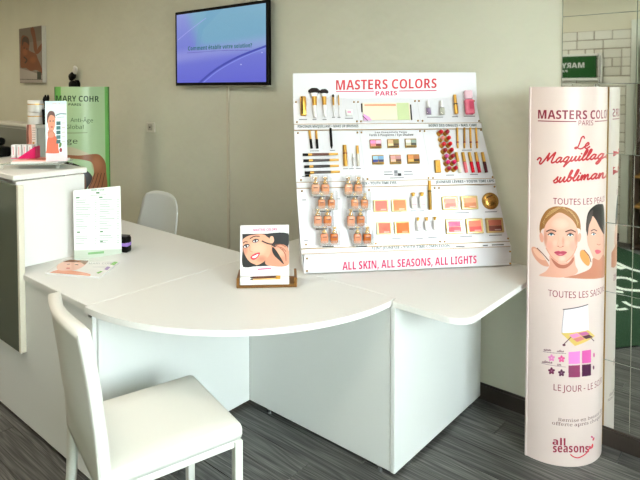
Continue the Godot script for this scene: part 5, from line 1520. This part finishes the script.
	n.poly([47, 124, 47.3, 115, 50, 111, 54, 112, 55.5, 118, 54, 116, 50.5, 115, 48.5, 118], Color(0.36, 0.17, 0.10))
	n.poly([48.5, 130, 53, 131, 53.5, 137, 48, 137], Color(0.80, 0.50, 0.38)); n.line([48, 133, 52, 131, 55, 135], 1.4, Color(0.78, 0.46, 0.34))
	n.ell(50.2, 121, 0.8, 0.5, Color(0.2, 0.1, 0.08)); n.ell(53.2, 121, 0.7, 0.5, Color(0.2, 0.1, 0.08)); n.ell(51.8, 127, 1.2, 0.6, Color(0.70, 0.2, 0.2))
	for k in 5: n.poly([56.3, 121.5 + k * 4.6, 60.5, 121.3 + k * 4.6, 60.5, 125 + k * 4.6, 56.3, 125.2 + k * 4.6], [Color(0.12, 0.36, 0.36), Color(0.16, 0.42, 0.42)][k % 2], false)
	for k in 5: n.line([61.8, 123 + k * 4.6, 65, 122.9 + k * 4.6], 0.5, Color(0.7, 0.6, 0.5), false)
	n.line([56, 115.5, 60, 113.8, 66, 114], 1.0, Color(0.35, 0.50, 0.52)); n.line([57, 117.5, 64, 117], 0.5, Color(0.5, 0.6, 0.6), false)
	n.ell(60.3, 145, 1.2, 2.6, Color(0.28, 0.46, 0.16), 0.3); n.ell(60.8, 150, 1.4, 2.2, Color(0.58, 0.1, 0.14))
	card_print(s, tex(n.img, 0.35), "leaflet")
	# small upright card
	s = stand_card("portrait_card", "small upright portrait card behind the pink box on the tall counter", "card", 27, 124.5, 36, 161.5, CT, 0.0, 0.02)
	var sp := Canvas.new(96, 220, Color(0.90, 0.82, 0.78), plane_map(s[1], s[2], s[3], s[4], s[5], 96, 220))
	sp.poly([27, 125, 31, 124.5, 31.5, 146, 27, 146], Color(0.80, 0.52, 0.42)); sp.poly([27, 125, 29, 125, 28.5, 133, 29, 141, 27, 146], Color(0.45, 0.24, 0.16))
	for k in 6: sp.line([32.3, 128 + k * 2.3, 35.2, 128 + k * 2.3], 0.5, Color(0.6, 0.52, 0.5), false)
	sp.ell(33.5, 143, 1.2, 1.2, Color(0.75, 0.55, 0.3))
	card_mesh(s, 0.003, M.paper, "card")
	card_print(s, tex(sp.img, 0.5))
	# pink box of white sample cartons
	var pb := at_y(25, 161, CT + 0.046)
	var Xp := Vector3(0.72, 0, -0.69).normalized()
	var Zp := Xp.cross(Vector3.UP)
	var bp := Basis(Xp, Vector3.UP, Zp)
	var pk := thing("pink_tray", "bright pink slanted card tray holding white cartons on the tall counter", "tray", Transform3D(bp.scaled(Vector3.ONE * 0.84), Vector3(-3.185, CT + 0.046, 1.475)))
	var pmt := mat(Color(0.80, 0.08, 0.38), 0.45)
	obj("floor_board", cbx(Vector3(0.15, 0.003, 0.07), 0.0005, Vector3(0, 0.0015, 0)), pmt, pk)
	var sd := tool_()
	for zz in [0.033, -0.036]:
		var A := Vector3(-0.03, 0.003, zz); var B := Vector3(0.075, 0.003, zz); var Cc := Vector3(0.075, 0.075, zz)
		var D := Vector3(0, 0, 0.003)
		var o := (A + B + Cc) / 3 + D / 2
		tri(sd, A, B, Cc, o); tri(sd, A + D, B + D, Cc + D, o)
		quad(sd, A, B, B + D, A + D, o); quad(sd, B, Cc, Cc + D, B + D, o); quad(sd, Cc, A, A + D, Cc + D, o)
	obj("side", fin(sd), pmt, pk)
	obj("end_board", cbx(Vector3(0.003, 0.075, 0.07), 0.0005, Vector3(0.0765, 0.0375, 0)), pmt, pk)
	for k in 4:
		var cx := -0.062 + k * 0.034
		var ct := thing("sample_carton", ["white sample carton at the open end of the bright pink tray", "second white sample carton from the open end of the pink tray", "third white sample carton from the open end of the pink tray", "white sample carton deepest inside the bright pink tray"][k], "carton", Transform3D(bp.scaled(Vector3.ONE * 0.84), pk.transform * Vector3(cx, 0.003, -0.002)), "cartons in the pink tray")
		obj("box", cbx(Vector3(0.026, 0.082, 0.052), 0.0015, Vector3(0, 0.041, 0)), M.paper, ct)
		obj("print", cbx(Vector3(0.004, 0.05, 0.0006), 0, Vector3(0, 0.045, 0.0263)), mat(Color(0.86, 0.55, 0.58), 0.5), ct)

# ============================================================ things on the desks
func build_desk_things():
	# price list in an acrylic stand
	var A := at_y(75, 258.5, TOP); var B := at_y(120.5, 256, TOP)
	var ctr := (A + B) / 2
	var s := stand_card("price_list_stand", "price list in a clear acrylic stand on the reception desk", "price list", 75, 188, 122.3, 257, TOP, 0.25, 0.03)
	card_mesh(s, 0.004, M.acryl, "acrylic_sheet")
	var t: Node3D = s[0]
	obj("foot", cbx(Vector3(s[4], 0.004, 0.06), 0.001, Vector3(0, 0.002, -0.03)), M.acryl, t)
	var n := Canvas.new(384, 560, Color(0.90, 0.91, 0.90), plane_map(s[1], s[2], s[3], s[4], s[5], 384, 560))
	var gt := Color(0.16, 0.42, 0.20)
	n.text(sans_bold, "MARY COHR", 91, 190.8, 104.5, 190.5, 1.4, gt)
	n.poly([96, 192, 99.5, 192, 99.5, 193.6, 96, 193.6], gt, false)
	n.line([90.5, 195.3, 106, 194.8], 0.5, Color(0.55, 0.6, 0.55), false)
	n.poly([75.8, 197.2, 79.5, 197, 79.5, 198.3, 75.8, 198.5], gt, false); n.poly([99, 196.8, 102.5, 196.6, 102.5, 197.9, 99, 198.1], gt, false)
	n.poly([77, 231.6, 80, 231.5, 80, 232.8, 77, 232.9], gt, false); n.poly([100, 231, 103, 230.9, 103, 232.2, 100, 232.3], gt, false); n.poly([100, 241, 103, 240.9, 103, 242, 100, 242.1], gt, false)
	var rg := RandomNumberGenerator.new()
	rg.seed = 3
	for k in 19:
		var y := 200.0 + k * 2.4
		if absf(y - 232) > 1.6:
			n.line([76, y + 0.2, 76 + rg.randf_range(6, 15), y], 0.55, Color(0.52, 0.58, 0.55), false); n.line([94.5, y, 96.5, y], 0.5, Color(0.56, 0.62, 0.58), false)
			n.line([99.5, y - 0.4, 99.5 + rg.randf_range(6, 15), y - 0.6], 0.55, Color(0.52, 0.58, 0.55), false); n.line([117, y - 0.6, 119, y - 0.6], 0.5, Color(0.56, 0.62, 0.58), false)
	n.poly([73, 250.3, 122, 249, 122, 259, 73, 259.5], Color(0.74, 0.78, 0.72), false)
	n.poly([88, 252.5, 104, 251, 104, 253.3, 88, 254.6], Color(0.45, 0.66, 0.42), false)
	card_print(s, tex(n.img, 0.3), "sheet")
	# magazine
	var m0 := at_y(45.5, 272.5, TOP + 0.008); var m1 := at_y(65, 259.5, TOP + 0.008); var m2 := at_y(118.5, 262, TOP + 0.008); var m3 := at_y(100, 277, TOP + 0.008)
	var mc := (m0 + m1 + m2 + m3) / 4
	mc.y = TOP
	var mg := thing("magazine", "glossy magazine with a woman's face on the cover, lying on the reception desk", "magazine", Transform3D(Basis(), mc))
	var pl := PackedVector2Array()
	for p in [m0, m1, m2, m3]: pl.append(Vector2(p.x - mc.x, p.z - mc.z))
	obj("pages", slab(pl, 0.0005, 0.0085, 0.0005), M.paper, mg)
	var W := 400
	var Hh := 300
	var q := [m0, m1, m2, m3]
	var EX: Vector3 = m3 - m0
	var EZ: Vector3 = m1 - m0
	var mp := func(p: Vector2) -> Vector2:
		var h := at_y(p.x, p.y, TOP + 0.008) - m0
		var det := EX.x * EZ.z - EX.z * EZ.x
		var u := (h.x * EZ.z - h.z * EZ.x) / det
		var v := (EX.x * h.z - EX.z * h.x) / det
		return Vector2(u * W, (1.0 - v) * Hh)
	var mv := Canvas.new(W, Hh, Color(0.93, 0.92, 0.90), mp)
	mv.poly([45, 275, 58, 270, 70, 270.5, 86, 273, 90, 276, 70, 280, 45, 278], Color(0.90, 0.60, 0.48))
	mv.poly([61, 263, 68, 260.5, 78, 260.3, 86, 261.5, 84, 266, 76, 270, 66, 270.8, 58, 270, 57, 266], Color(0.93, 0.74, 0.66))
	mv.poly([63, 262, 70, 260, 80, 260.2, 87, 261.3, 84, 265, 80, 262.8, 70, 262.3], Color(0.50, 0.30, 0.18))
	mv.line([67, 264.5, 70, 264.2], 0.6, Color(0.2, 0.12, 0.1)); mv.line([75, 264.6, 78, 265], 0.6, Color(0.2, 0.12, 0.1)); mv.ell(68, 268.3, 2.2, 0.6, Color(0.80, 0.35, 0.38))
	mv.text(sans, "MARY COHR", 88, 264.8, 112, 265.5, 1.6, Color(0.62, 0.62, 0.62))
	mv.line([92, 267.5, 108, 268], 0.5, Color(0.75, 0.75, 0.75), false)
	mv.poly([108, 265.5, 113, 262.5, 117.5, 262.3, 112, 266.5], Color(0.50, 0.75, 0.36), false); mv.poly([103, 270, 106, 267.3, 109, 268, 106, 271], Color(0.62, 0.50, 0.72), false); mv.poly([96, 273, 100, 271.5, 102, 272, 98, 274], Color(0.46, 0.72, 0.34), false)
	var up := Vector3(0, 0.0087, 0)
	obj("cover", face(m1 * Vector3(1, 0, 1) - mc * Vector3(1, 0, 1) + up, m2 * Vector3(1, 0, 1) - mc * Vector3(1, 0, 1) + up, m3 * Vector3(1, 0, 1) - mc * Vector3(1, 0, 1) + up, m0 * Vector3(1, 0, 1) - mc * Vector3(1, 0, 1) + up), tex(mv.img, 0.25), mg)
	# small black and violet box
	var bp := at_y(126.5, 252.5, TOP)
	var bx := thing("ink_box", "small black box with violet print behind the price list", "box", Transform3D(Basis(Vector3.UP, 0.5), Vector3(bp.x - 0.02, TOP, bp.z)))
	obj("body", rounded(Vector3(0.062, 0.085, 0.05), 0.012, 6, Vector3(0, 0.0425, 0)), M.black, bx)
	obj("violet_label", rounded(Vector3(0.064, 0.036, 0.052), 0.012, 6, Vector3(0, 0.044, 0)), mat(Color(0.62, 0.48, 0.82), 0.4), bx)
	obj("lid", cbx(Vector3(0.05, 0.004, 0.04), 0.001, Vector3(0, 0.086, 0)), mat(Color(0.16, 0.14, 0.18), 0.3), bx)
	# tabletop brow pencil stand
	var X := Vector3(0.726, 0, -0.688).normalized()
	var Nn := Vector3(-X.z, 0, X.x)
	var f0 := at_y(236.5, 288.5, TOP); var f1 := at_y(297, 287.3, TOP)
	X = (f1 - f0).normalized(); Nn = Vector3(-X.z, 0, X.x)
	var w := (f1 - f0).length()
	var dp := 0.13
	var st := thing("counter_card_stand", "small counter stand with a smiling woman's portrait and tester pencils on a gold tray", "display card", Transform3D(Basis(X, Vector3.UP, Nn), (f0 + f1) / 2))
	var inv := st.transform.affine_inverse()
	obj("tray", cbx(Vector3(w, 0.008, dp), 0.002, Vector3(0, 0.004, -dp / 2)), mat(Color(0.62, 0.43, 0.18), 0.35, 0.3), st)
	for sx in [-1, 1]:
		obj("tray_side", cbx(Vector3(0.012, 0.035, dp), 0.002, Vector3(sx * (w / 2 - 0.006), 0.0255, -dp / 2)), mat(Color(0.52, 0.35, 0.13), 0.4, 0.2), st)
	obj("tray_front", cbx(Vector3(w, 0.012, 0.006), 0.002, Vector3(0, 0.008, 0.0)), mat(Color(0.45, 0.30, 0.10), 0.4, 0.2), st)
	var cx0 := 240.3
	var cx1 := 290.5
	var foot := (f0 + f1) / 2 - Nn * 0.012 + Vector3(0, 0.009, 0)
	var nl := (Nn + Vector3.UP * 0.12).normalized()
	var Yu := nl.cross(X).normalized()
	var tl := on_plane(cx0, 225.5, foot, nl); var trr := on_plane(cx1 - 1.5, 224.2, foot, nl)
	var cw := (trr - tl).dot(X)
	var chh := (tl - foot).dot(Yu)
	var cl := foot + X * (tl - foot).dot(X) + Yu * chh
	var cmesh := cbx(Vector3(cw, chh, 0.004), 0.0008, Vector3(cw / 2, -chh / 2, -0.0022))
	obj("card", cmesh, M.paper, st, inv * Transform3D(Basis(X, Yu, nl), cl))
	var pv := Canvas.new(360, 420, Color(0.86, 0.85, 0.86), plane_map(cl, X, -Yu, cw, chh, 360, 420))
	pv.text(sans_bold, "MASTERS COLORS", 253.5, 231.2, 277, 230.4, 2.4, Color(0.74, 0.12, 0.40))
	pv.poly([242.3, 234, 288, 233.2, 288.2, 265, 243, 267], Color(0.10, 0.10, 0.11), false)
	# face tilted, hand with pencil
	pv.poly([242.5, 241, 246, 237, 252, 235, 262, 234.2, 268, 236.5, 271, 240, 271.5, 247, 270, 255, 266, 260, 259, 264.5, 254, 264.5, 248, 260, 244, 252], Color(0.86, 0.62, 0.51))
	pv.blur(258, 248, 9, 8, Color(0.93, 0.72, 0.62, 0.8)); pv.blur(262, 259, 6, 4, Color(0.72, 0.46, 0.37, 0.6)); pv.blur(245, 250, 3, 6, Color(0.72, 0.47, 0.38, 0.6))
	pv.poly([242.5, 252, 245, 256, 250, 262, 256, 265.5, 243.2, 266.6], Color(0.07, 0.07, 0.08))
	pv.poly([265, 262, 270, 254, 272, 246, 280, 244, 287.9, 248, 288.1, 265, 270, 265.8], Color(0.80, 0.55, 0.45))
	pv.blur(280, 252, 6, 6, Color(0.90, 0.68, 0.58, 0.7))
	pv.poly([266, 234, 287.8, 233.4, 287.9, 246, 281, 243, 275, 247, 272, 244, 270, 239], Color(0.10, 0.10, 0.11))
	pv.poly([270, 237, 273, 236.5, 274, 241, 271.5, 244, 270, 242], Color(0.90, 0.66, 0.56))
	pv.line([262, 241, 270, 244, 280, 243.5], 1.4, Color(0.20, 0.12, 0.10))
	pv.poly([273, 247, 278, 253, 284, 264, 279, 260, 274, 255, 272, 250], Color(0.08, 0.08, 0.09))
	for k in 4: pv.line([275 + k * 2.5, 245.5 + k * 1.2, 281 + k * 1.5, 244.5 + k * 3.6, 286, 247 + k * 4.6], 0.9, Color(0.60, 0.36, 0.28))
	for e in [[255.5, 240.8, -0.25], [246.3, 246, -0.35]]:
		pv.ell(e[0], e[1], 3.4, 1.9, Color(0.36, 0.26, 0.28), e[2]); pv.ell(e[0], e[1] + 0.3, 2.4, 1.0, Color(0.93, 0.93, 0.94), e[2]); pv.ell(e[0], e[1] + 0.2, 1.1, 1.0, Color(0.16, 0.16, 0.2)); pv.line([e[0] - 3, e[1] + 0.6, e[0], e[1] - 1.6, e[0] + 3.2, e[1] - 0.7], 0.9, Color(0.06, 0.05, 0.06))
	pv.line([250, 238.6, 254.5, 236.3, 259.5, 236.3], 1.0, Color(0.22, 0.14, 0.12)); pv.line([243, 243.2, 245, 241.8, 247.5, 242], 0.9, Color(0.22, 0.14, 0.12))
	pv.line([250, 246, 250, 250.5, 252.5, 252], 0.7, Color(0.76, 0.50, 0.42))
	pv.poly([250.5, 257, 254, 254, 258, 252.6, 260, 253, 258, 257, 254.5, 259.6, 252, 259.5], Color(0.84, 0.16, 0.26)); pv.poly([252, 257, 255, 255.4, 258.5, 254, 256.5, 257, 253.8, 258], Color(0.98, 0.96, 0.95))
	pv.line([258, 269.3, 271, 268.3], 1.2, Color(0.82, 0.34, 0.54), false)
	var pa := cl + nl * 0.0006
	obj("print", face(pa, pa + X * cw, pa + X * cw - Yu * chh, pa - Yu * chh), tex(pv.img, 0.35), st, inv)
	obj("ledge", cbx(Vector3(cw, 0.035, 0.02), 0.003, Vector3(cw / 2, -chh + 0.022, 0.011)), M.paper, st, inv * Transform3D(Basis(X, Yu, nl), cl))
	for k in 2:
		var p0 := on_plane(250, 277.6 + k * 1.9, foot + nl * 0.026, nl); var p1 := on_plane(280.5, 276.4 + k * 1.9, foot + nl * 0.026, nl)
		var dir := (p1 - p0).normalized()
		var L := (p1 - p0).length()
		var tp := thing("tester_pencil", ["brown tester pencil lying on the portrait stand's ledge", "gold tester pencil lying below the brown one on the portrait stand"][k], "pencil", Transform3D(Basis(nl.cross(dir), dir, nl) if false else Basis(dir.cross(nl), dir, nl), p0), "tester pencils on the portrait stand")
		obj("barrel", cyl(0.0038, 0.012, 0.0038, L * 0.85, 8), mat(Color(0.34, 0.16, 0.08), 0.4) if k == 0 else mat(Color(0.85, 0.68, 0.45), 0.3, 0.5), tp)
		obj("cap", cyl(0.0042, L * 0.85, 0.004, L, 8), M.gold, tp)
		obj("tip", cyl(0.001, 0, 0.0036, 0.012, 8), M.dark, tp)

# ============================================================ front of the room, seen in the mirror tiles
func refl_z(x, y, z: float) -> Vector3:
	var p := at_z(x, y, -z)
	return Vector3(p.x, p.y, z)
func refl_floor(x, y) -> Vector3:
	var p := at_y(x, y, 0.0)
	return Vector3(p.x, 0, -p.z)

func build_front_of_room():
	# pale bricks on the front wall
	var wf: Node3D = get_node("wall_front")
	var bw := 0.178
	var bh := 0.098
	var bm := []
	var rg := RandomNumberGenerator.new()
	rg.seed = 12
	for k in 4: bm.append(mat(Color(0.86, 0.85, 0.80).lerp(Color(0.91, 0.90, 0.86), k / 3.0), 0.9))
	var me := [cbx(Vector3(bw - 0.008, bh - 0.008, 0.012), 0.004), cbx(Vector3(bw - 0.016, bh - 0.009, 0.012), 0.004), cbx(Vector3(bw / 2 - 0.010, bh - 0.008, 0.012), 0.004), cbx(Vector3(bw * 1.5 - 0.01, bh - 0.011, 0.012), 0.004)]
	obj("mortar", box(Vector3(-3.09, 0.085, 3.843), Vector3(-1.48, 2.21, 3.85)), mat(Color(0.66, 0.63, 0.56), 0.95), wf)
	for r in 22:
		var y := 0.085 + (r + 0.5) * 0.0965
		var x := -3.085
		while x < -1.57:
			var kind := 0 if r % 2 == 1 else 3
			if rg.randf() < 0.22: kind = 2
			var l: float = [bw, bw, bw / 2, bw * 1.5][kind]
			if x + l > -1.475:
				kind = 2; l = bw / 2
				if x + l > -1.47: break
			obj("brick", me[kind if kind != 0 else (0 if rg.randf() < 0.6 else 1)], bm[rg.randi() % 4], wf, at(x + l / 2, y + rg.randf_range(-0.003, 0.003), 3.841 + rg.randf_range(-0.003, 0.001)))
			x += l
	# white door post
	struct("trim_1", box(Vector3(-1.48, 0, 3.815), Vector3(-1.40, 2.3, 3.85), 0.004), mat(Color(0.90, 0.91, 0.87), 0.5))
	# dark shelf with plants beside it
	var sh := thing("shelf_unit", "dark wooden shelf unit beside the white door post, seen in the mirror", "shelf", at(-0.86, 0, 3.70))
	var dw := mat(Color(0.20, 0.14, 0.09), 0.5)
	for sx in [-1, 1]: obj("side", box(Vector3(sx * 0.45 - 0.012, 0, -0.12), Vector3(sx * 0.45 + 0.012, 2.1, 0.135), 0.002), dw, sh)
	obj("back", box(Vector3(-0.438, 0.0, 0.12), Vector3(0.438, 2.1, 0.135)), mat(Color(0.26, 0.20, 0.11), 0.6), sh)
	for y in [0.02, 0.42, 0.72, 1.08, 1.62, 2.09]: obj("shelf", box(Vector3(-0.438, y - 0.012, -0.115), Vector3(0.438, y + 0.012, 0.12), 0.002), mat(Color(0.50, 0.36, 0.14), 0.5) if y > 0.4 and y < 1.0 else dw, sh)
	var lm := mat(Color(0.25, 0.50, 0.08), 0.4)
	lm.backlight_enabled = true; lm.backlight = Color(0.2, 0.35, 0.05)
	for k in 3:
		var px: float = [-1.17, -0.86, -0.55][k]
		var pt := thing("potted_plant", ["bushy green potted plant on the dark shelf next to the door post", "bushy green potted plant in the middle of the dark shelf", "bushy green potted plant at the outer end of the dark shelf"][k], "plant", at(px, 1.092, 3.68), "plants on the dark shelf")
		obj("pot", lathed([Vector2(0, 0), Vector2(0.05, 0), Vector2(0.065, 0.11), Vector2(0.058, 0.11), Vector2(0.05, 0.02), Vector2(0, 0.02)], 16), mat(Color(0.22, 0.16, 0.11), 0.6), pt)
		var stems := tool_()
		for j in 9:
			var a := TAU * j / 9.0 + k
			var out := Vector3(cos(a), 0, sin(a) * 0.5)
			var tip := Vector3(0, 0.16 + 0.05 * (j % 3), 0) + out * (0.07 + 0.02 * (j % 2))
			tube(stems, [Vector3(0, 0.05, 0), Vector3(0, 0.13, 0) + out * 0.03, tip], 0.003, 5)
			var X := out.cross(Vector3.UP).normalized()
			var lf := func(u: float, v: float) -> Vector3:
				return tip + X * (u - 0.5) * 0.06 * sin(PI * clampf(v, 0.04, 0.97)) + out * v * 0.07 + Vector3(0, 0.05 * sin(v * PI) - 0.03 * v, 0)
			obj("leaf", sheet(lf, 4, 6, 0.001), lm, pt)
		obj("stem", fin(stems), mat(Color(0.2, 0.33, 0.08), 0.6), pt)
	# green sign in a white frame
	var a := refl_z(561, 57.5, 3.80)
	var b := refl_z(592, 78.3, 3.80)
	var W := 0.72
	var sx := b.x - W
	var sg := thing("brand_sign", "green sign with white lettering in a white frame, seen in the mirror", "sign", at(b.x - W / 2, b.y, 3.80))
	obj("panel", box(Vector3(-W / 2, 0, 0), Vector3(W / 2, a.y - b.y, 0.028), 0.002), mat(Color(0.04, 0.30, 0.06), 0.35), sg)
	obj("frame", box(Vector3(-W / 2 - 0.03, -0.03, 0.005), Vector3(W / 2 + 0.02, 0.0, 0.028), 0.002), M.white, sg)
	obj("frame", box(Vector3(-W / 2 - 0.03, a.y - b.y, 0.005), Vector3(W / 2 + 0.02, a.y - b.y + 0.025, 0.028), 0.002), M.white, sg)
	for s in [-1, 1]:
		obj("post", box(Vector3(s * (W / 2 + 0.045) - 0.018, -b.y, -0.01), Vector3(s * (W / 2 + 0.045) + 0.018, a.y - b.y + 0.03, 0.028), 0.003), M.white, sg)
		obj("post_slot", box(Vector3(s * (W / 2 + 0.045) - 0.003, -0.4, -0.012), Vector3(s * (W / 2 + 0.045) + 0.003, a.y - b.y, -0.0098)), M.dark, sg)
	# letters face the room (-z): reading direction runs towards -x
	var hgt := a.y - b.y
	lettering(sg, sans_bold, "MARY COHR", M.paper, Vector3(b.x - 0.115, b.y + hgt * 0.46, 3.7995), Vector3.LEFT, Vector3.UP, 0.50, hgt * 0.24)
	lettering(sg, sans_bold, "PARIS", M.paper, Vector3(b.x - 0.29, b.y + hgt * 0.26, 3.7995), Vector3.LEFT, Vector3.UP, 0.15, hgt * 0.11)
	# green rug with white handwriting, turned on the floor
	var dir := Vector3(0.6, 0, 0.8)
	var nn := Vector3(-0.8, 0, 0.6)
	var o := refl_floor(626, 346.8)
	o = Vector3(-0.86, 0, 1.14)
	var rug := thing("green_rug", "dark green rug with white handwriting, lying askew, seen in the mirror", "rug", Transform3D(Basis(dir, Vector3.UP, dir.cross(Vector3.UP)), o))
	# rug frame: x along dir, local z = dir x up; nn is the other way round
	var zloc := dir.cross(Vector3.UP)
	var sgn := signf(zloc.dot(nn))
	var gm := mat(Color.WHITE, 0.95)
	gm.albedo_texture = noise_tex(0.35, Color(0.01, 0.11, 0.04), Color(0.04, 0.29, 0.10), 512, 3)
	gm.uv1_triplanar = true; gm.uv1_scale = Vector3.ONE * 1.6
	gm.normal_enabled = true; gm.normal_texture = noise_normal(0.4, 4.0); gm.normal_scale = 0.6
	var lo := Vector3(-0.14, 0.0005, 0.0); var hi := Vector3(1.62, 0.005, sgn * 2.05)
	obj("pile", box(lo, hi, 0.003), gm, rug)
	obj("border", box(Vector3(lo.x, 0.0005, -sgn * 0.001), Vector3(hi.x, 0.005, -sgn * 0.014), 0.002), M.black, rug)
	# white strokes laid in the pile
	var wm := mat(Color(0.88, 0.90, 0.86), 0.9)
	var ri := rug.transform.affine_inverse()
	for strk in [[[612, 260, 622, 264, 632, 268.5, 640, 271, 652, 274], 0.05], [[611, 264, 618, 266.5, 628, 269.5], 0.08], [[612, 267.5, 618, 270.5], 0.06], [[640, 282.5, 632, 279, 620, 278.2, 612, 281, 616, 286, 628, 290, 646, 291.5], 0.055], [[612, 289, 617, 291.5, 627, 292.8], 0.05], [[614, 303.8, 619, 304.6, 617, 307.5, 621, 309.5, 630, 308.6], 0.035], [[627, 301.5, 633, 305, 640, 307, 650, 308], 0.035]]:
		var st := tool_()
		var pts := Canvas.flat(strk[0])
		var cvs := Canvas.new(1, 1, Color.WHITE, func(p): return p)
		pts = cvs.smooth(pts, false)
		var P := []
		for p in pts: P.append(ri * refl_floor(p.x, p.y) + Vector3(0, 0.0056, 0))
		for k in P.size() - 1:
			var d: Vector3 = (P[k + 1] - P[k]).normalized()
			var side: Vector3 = d.cross(Vector3.UP) * strk[1] * 0.5
			quad(st, P[k] + side, P[k + 1] + side, P[k + 1] - side, P[k] - side, P[k] - Vector3(0, 1, 0))
		obj("handwriting", fin(st), wm, rug)
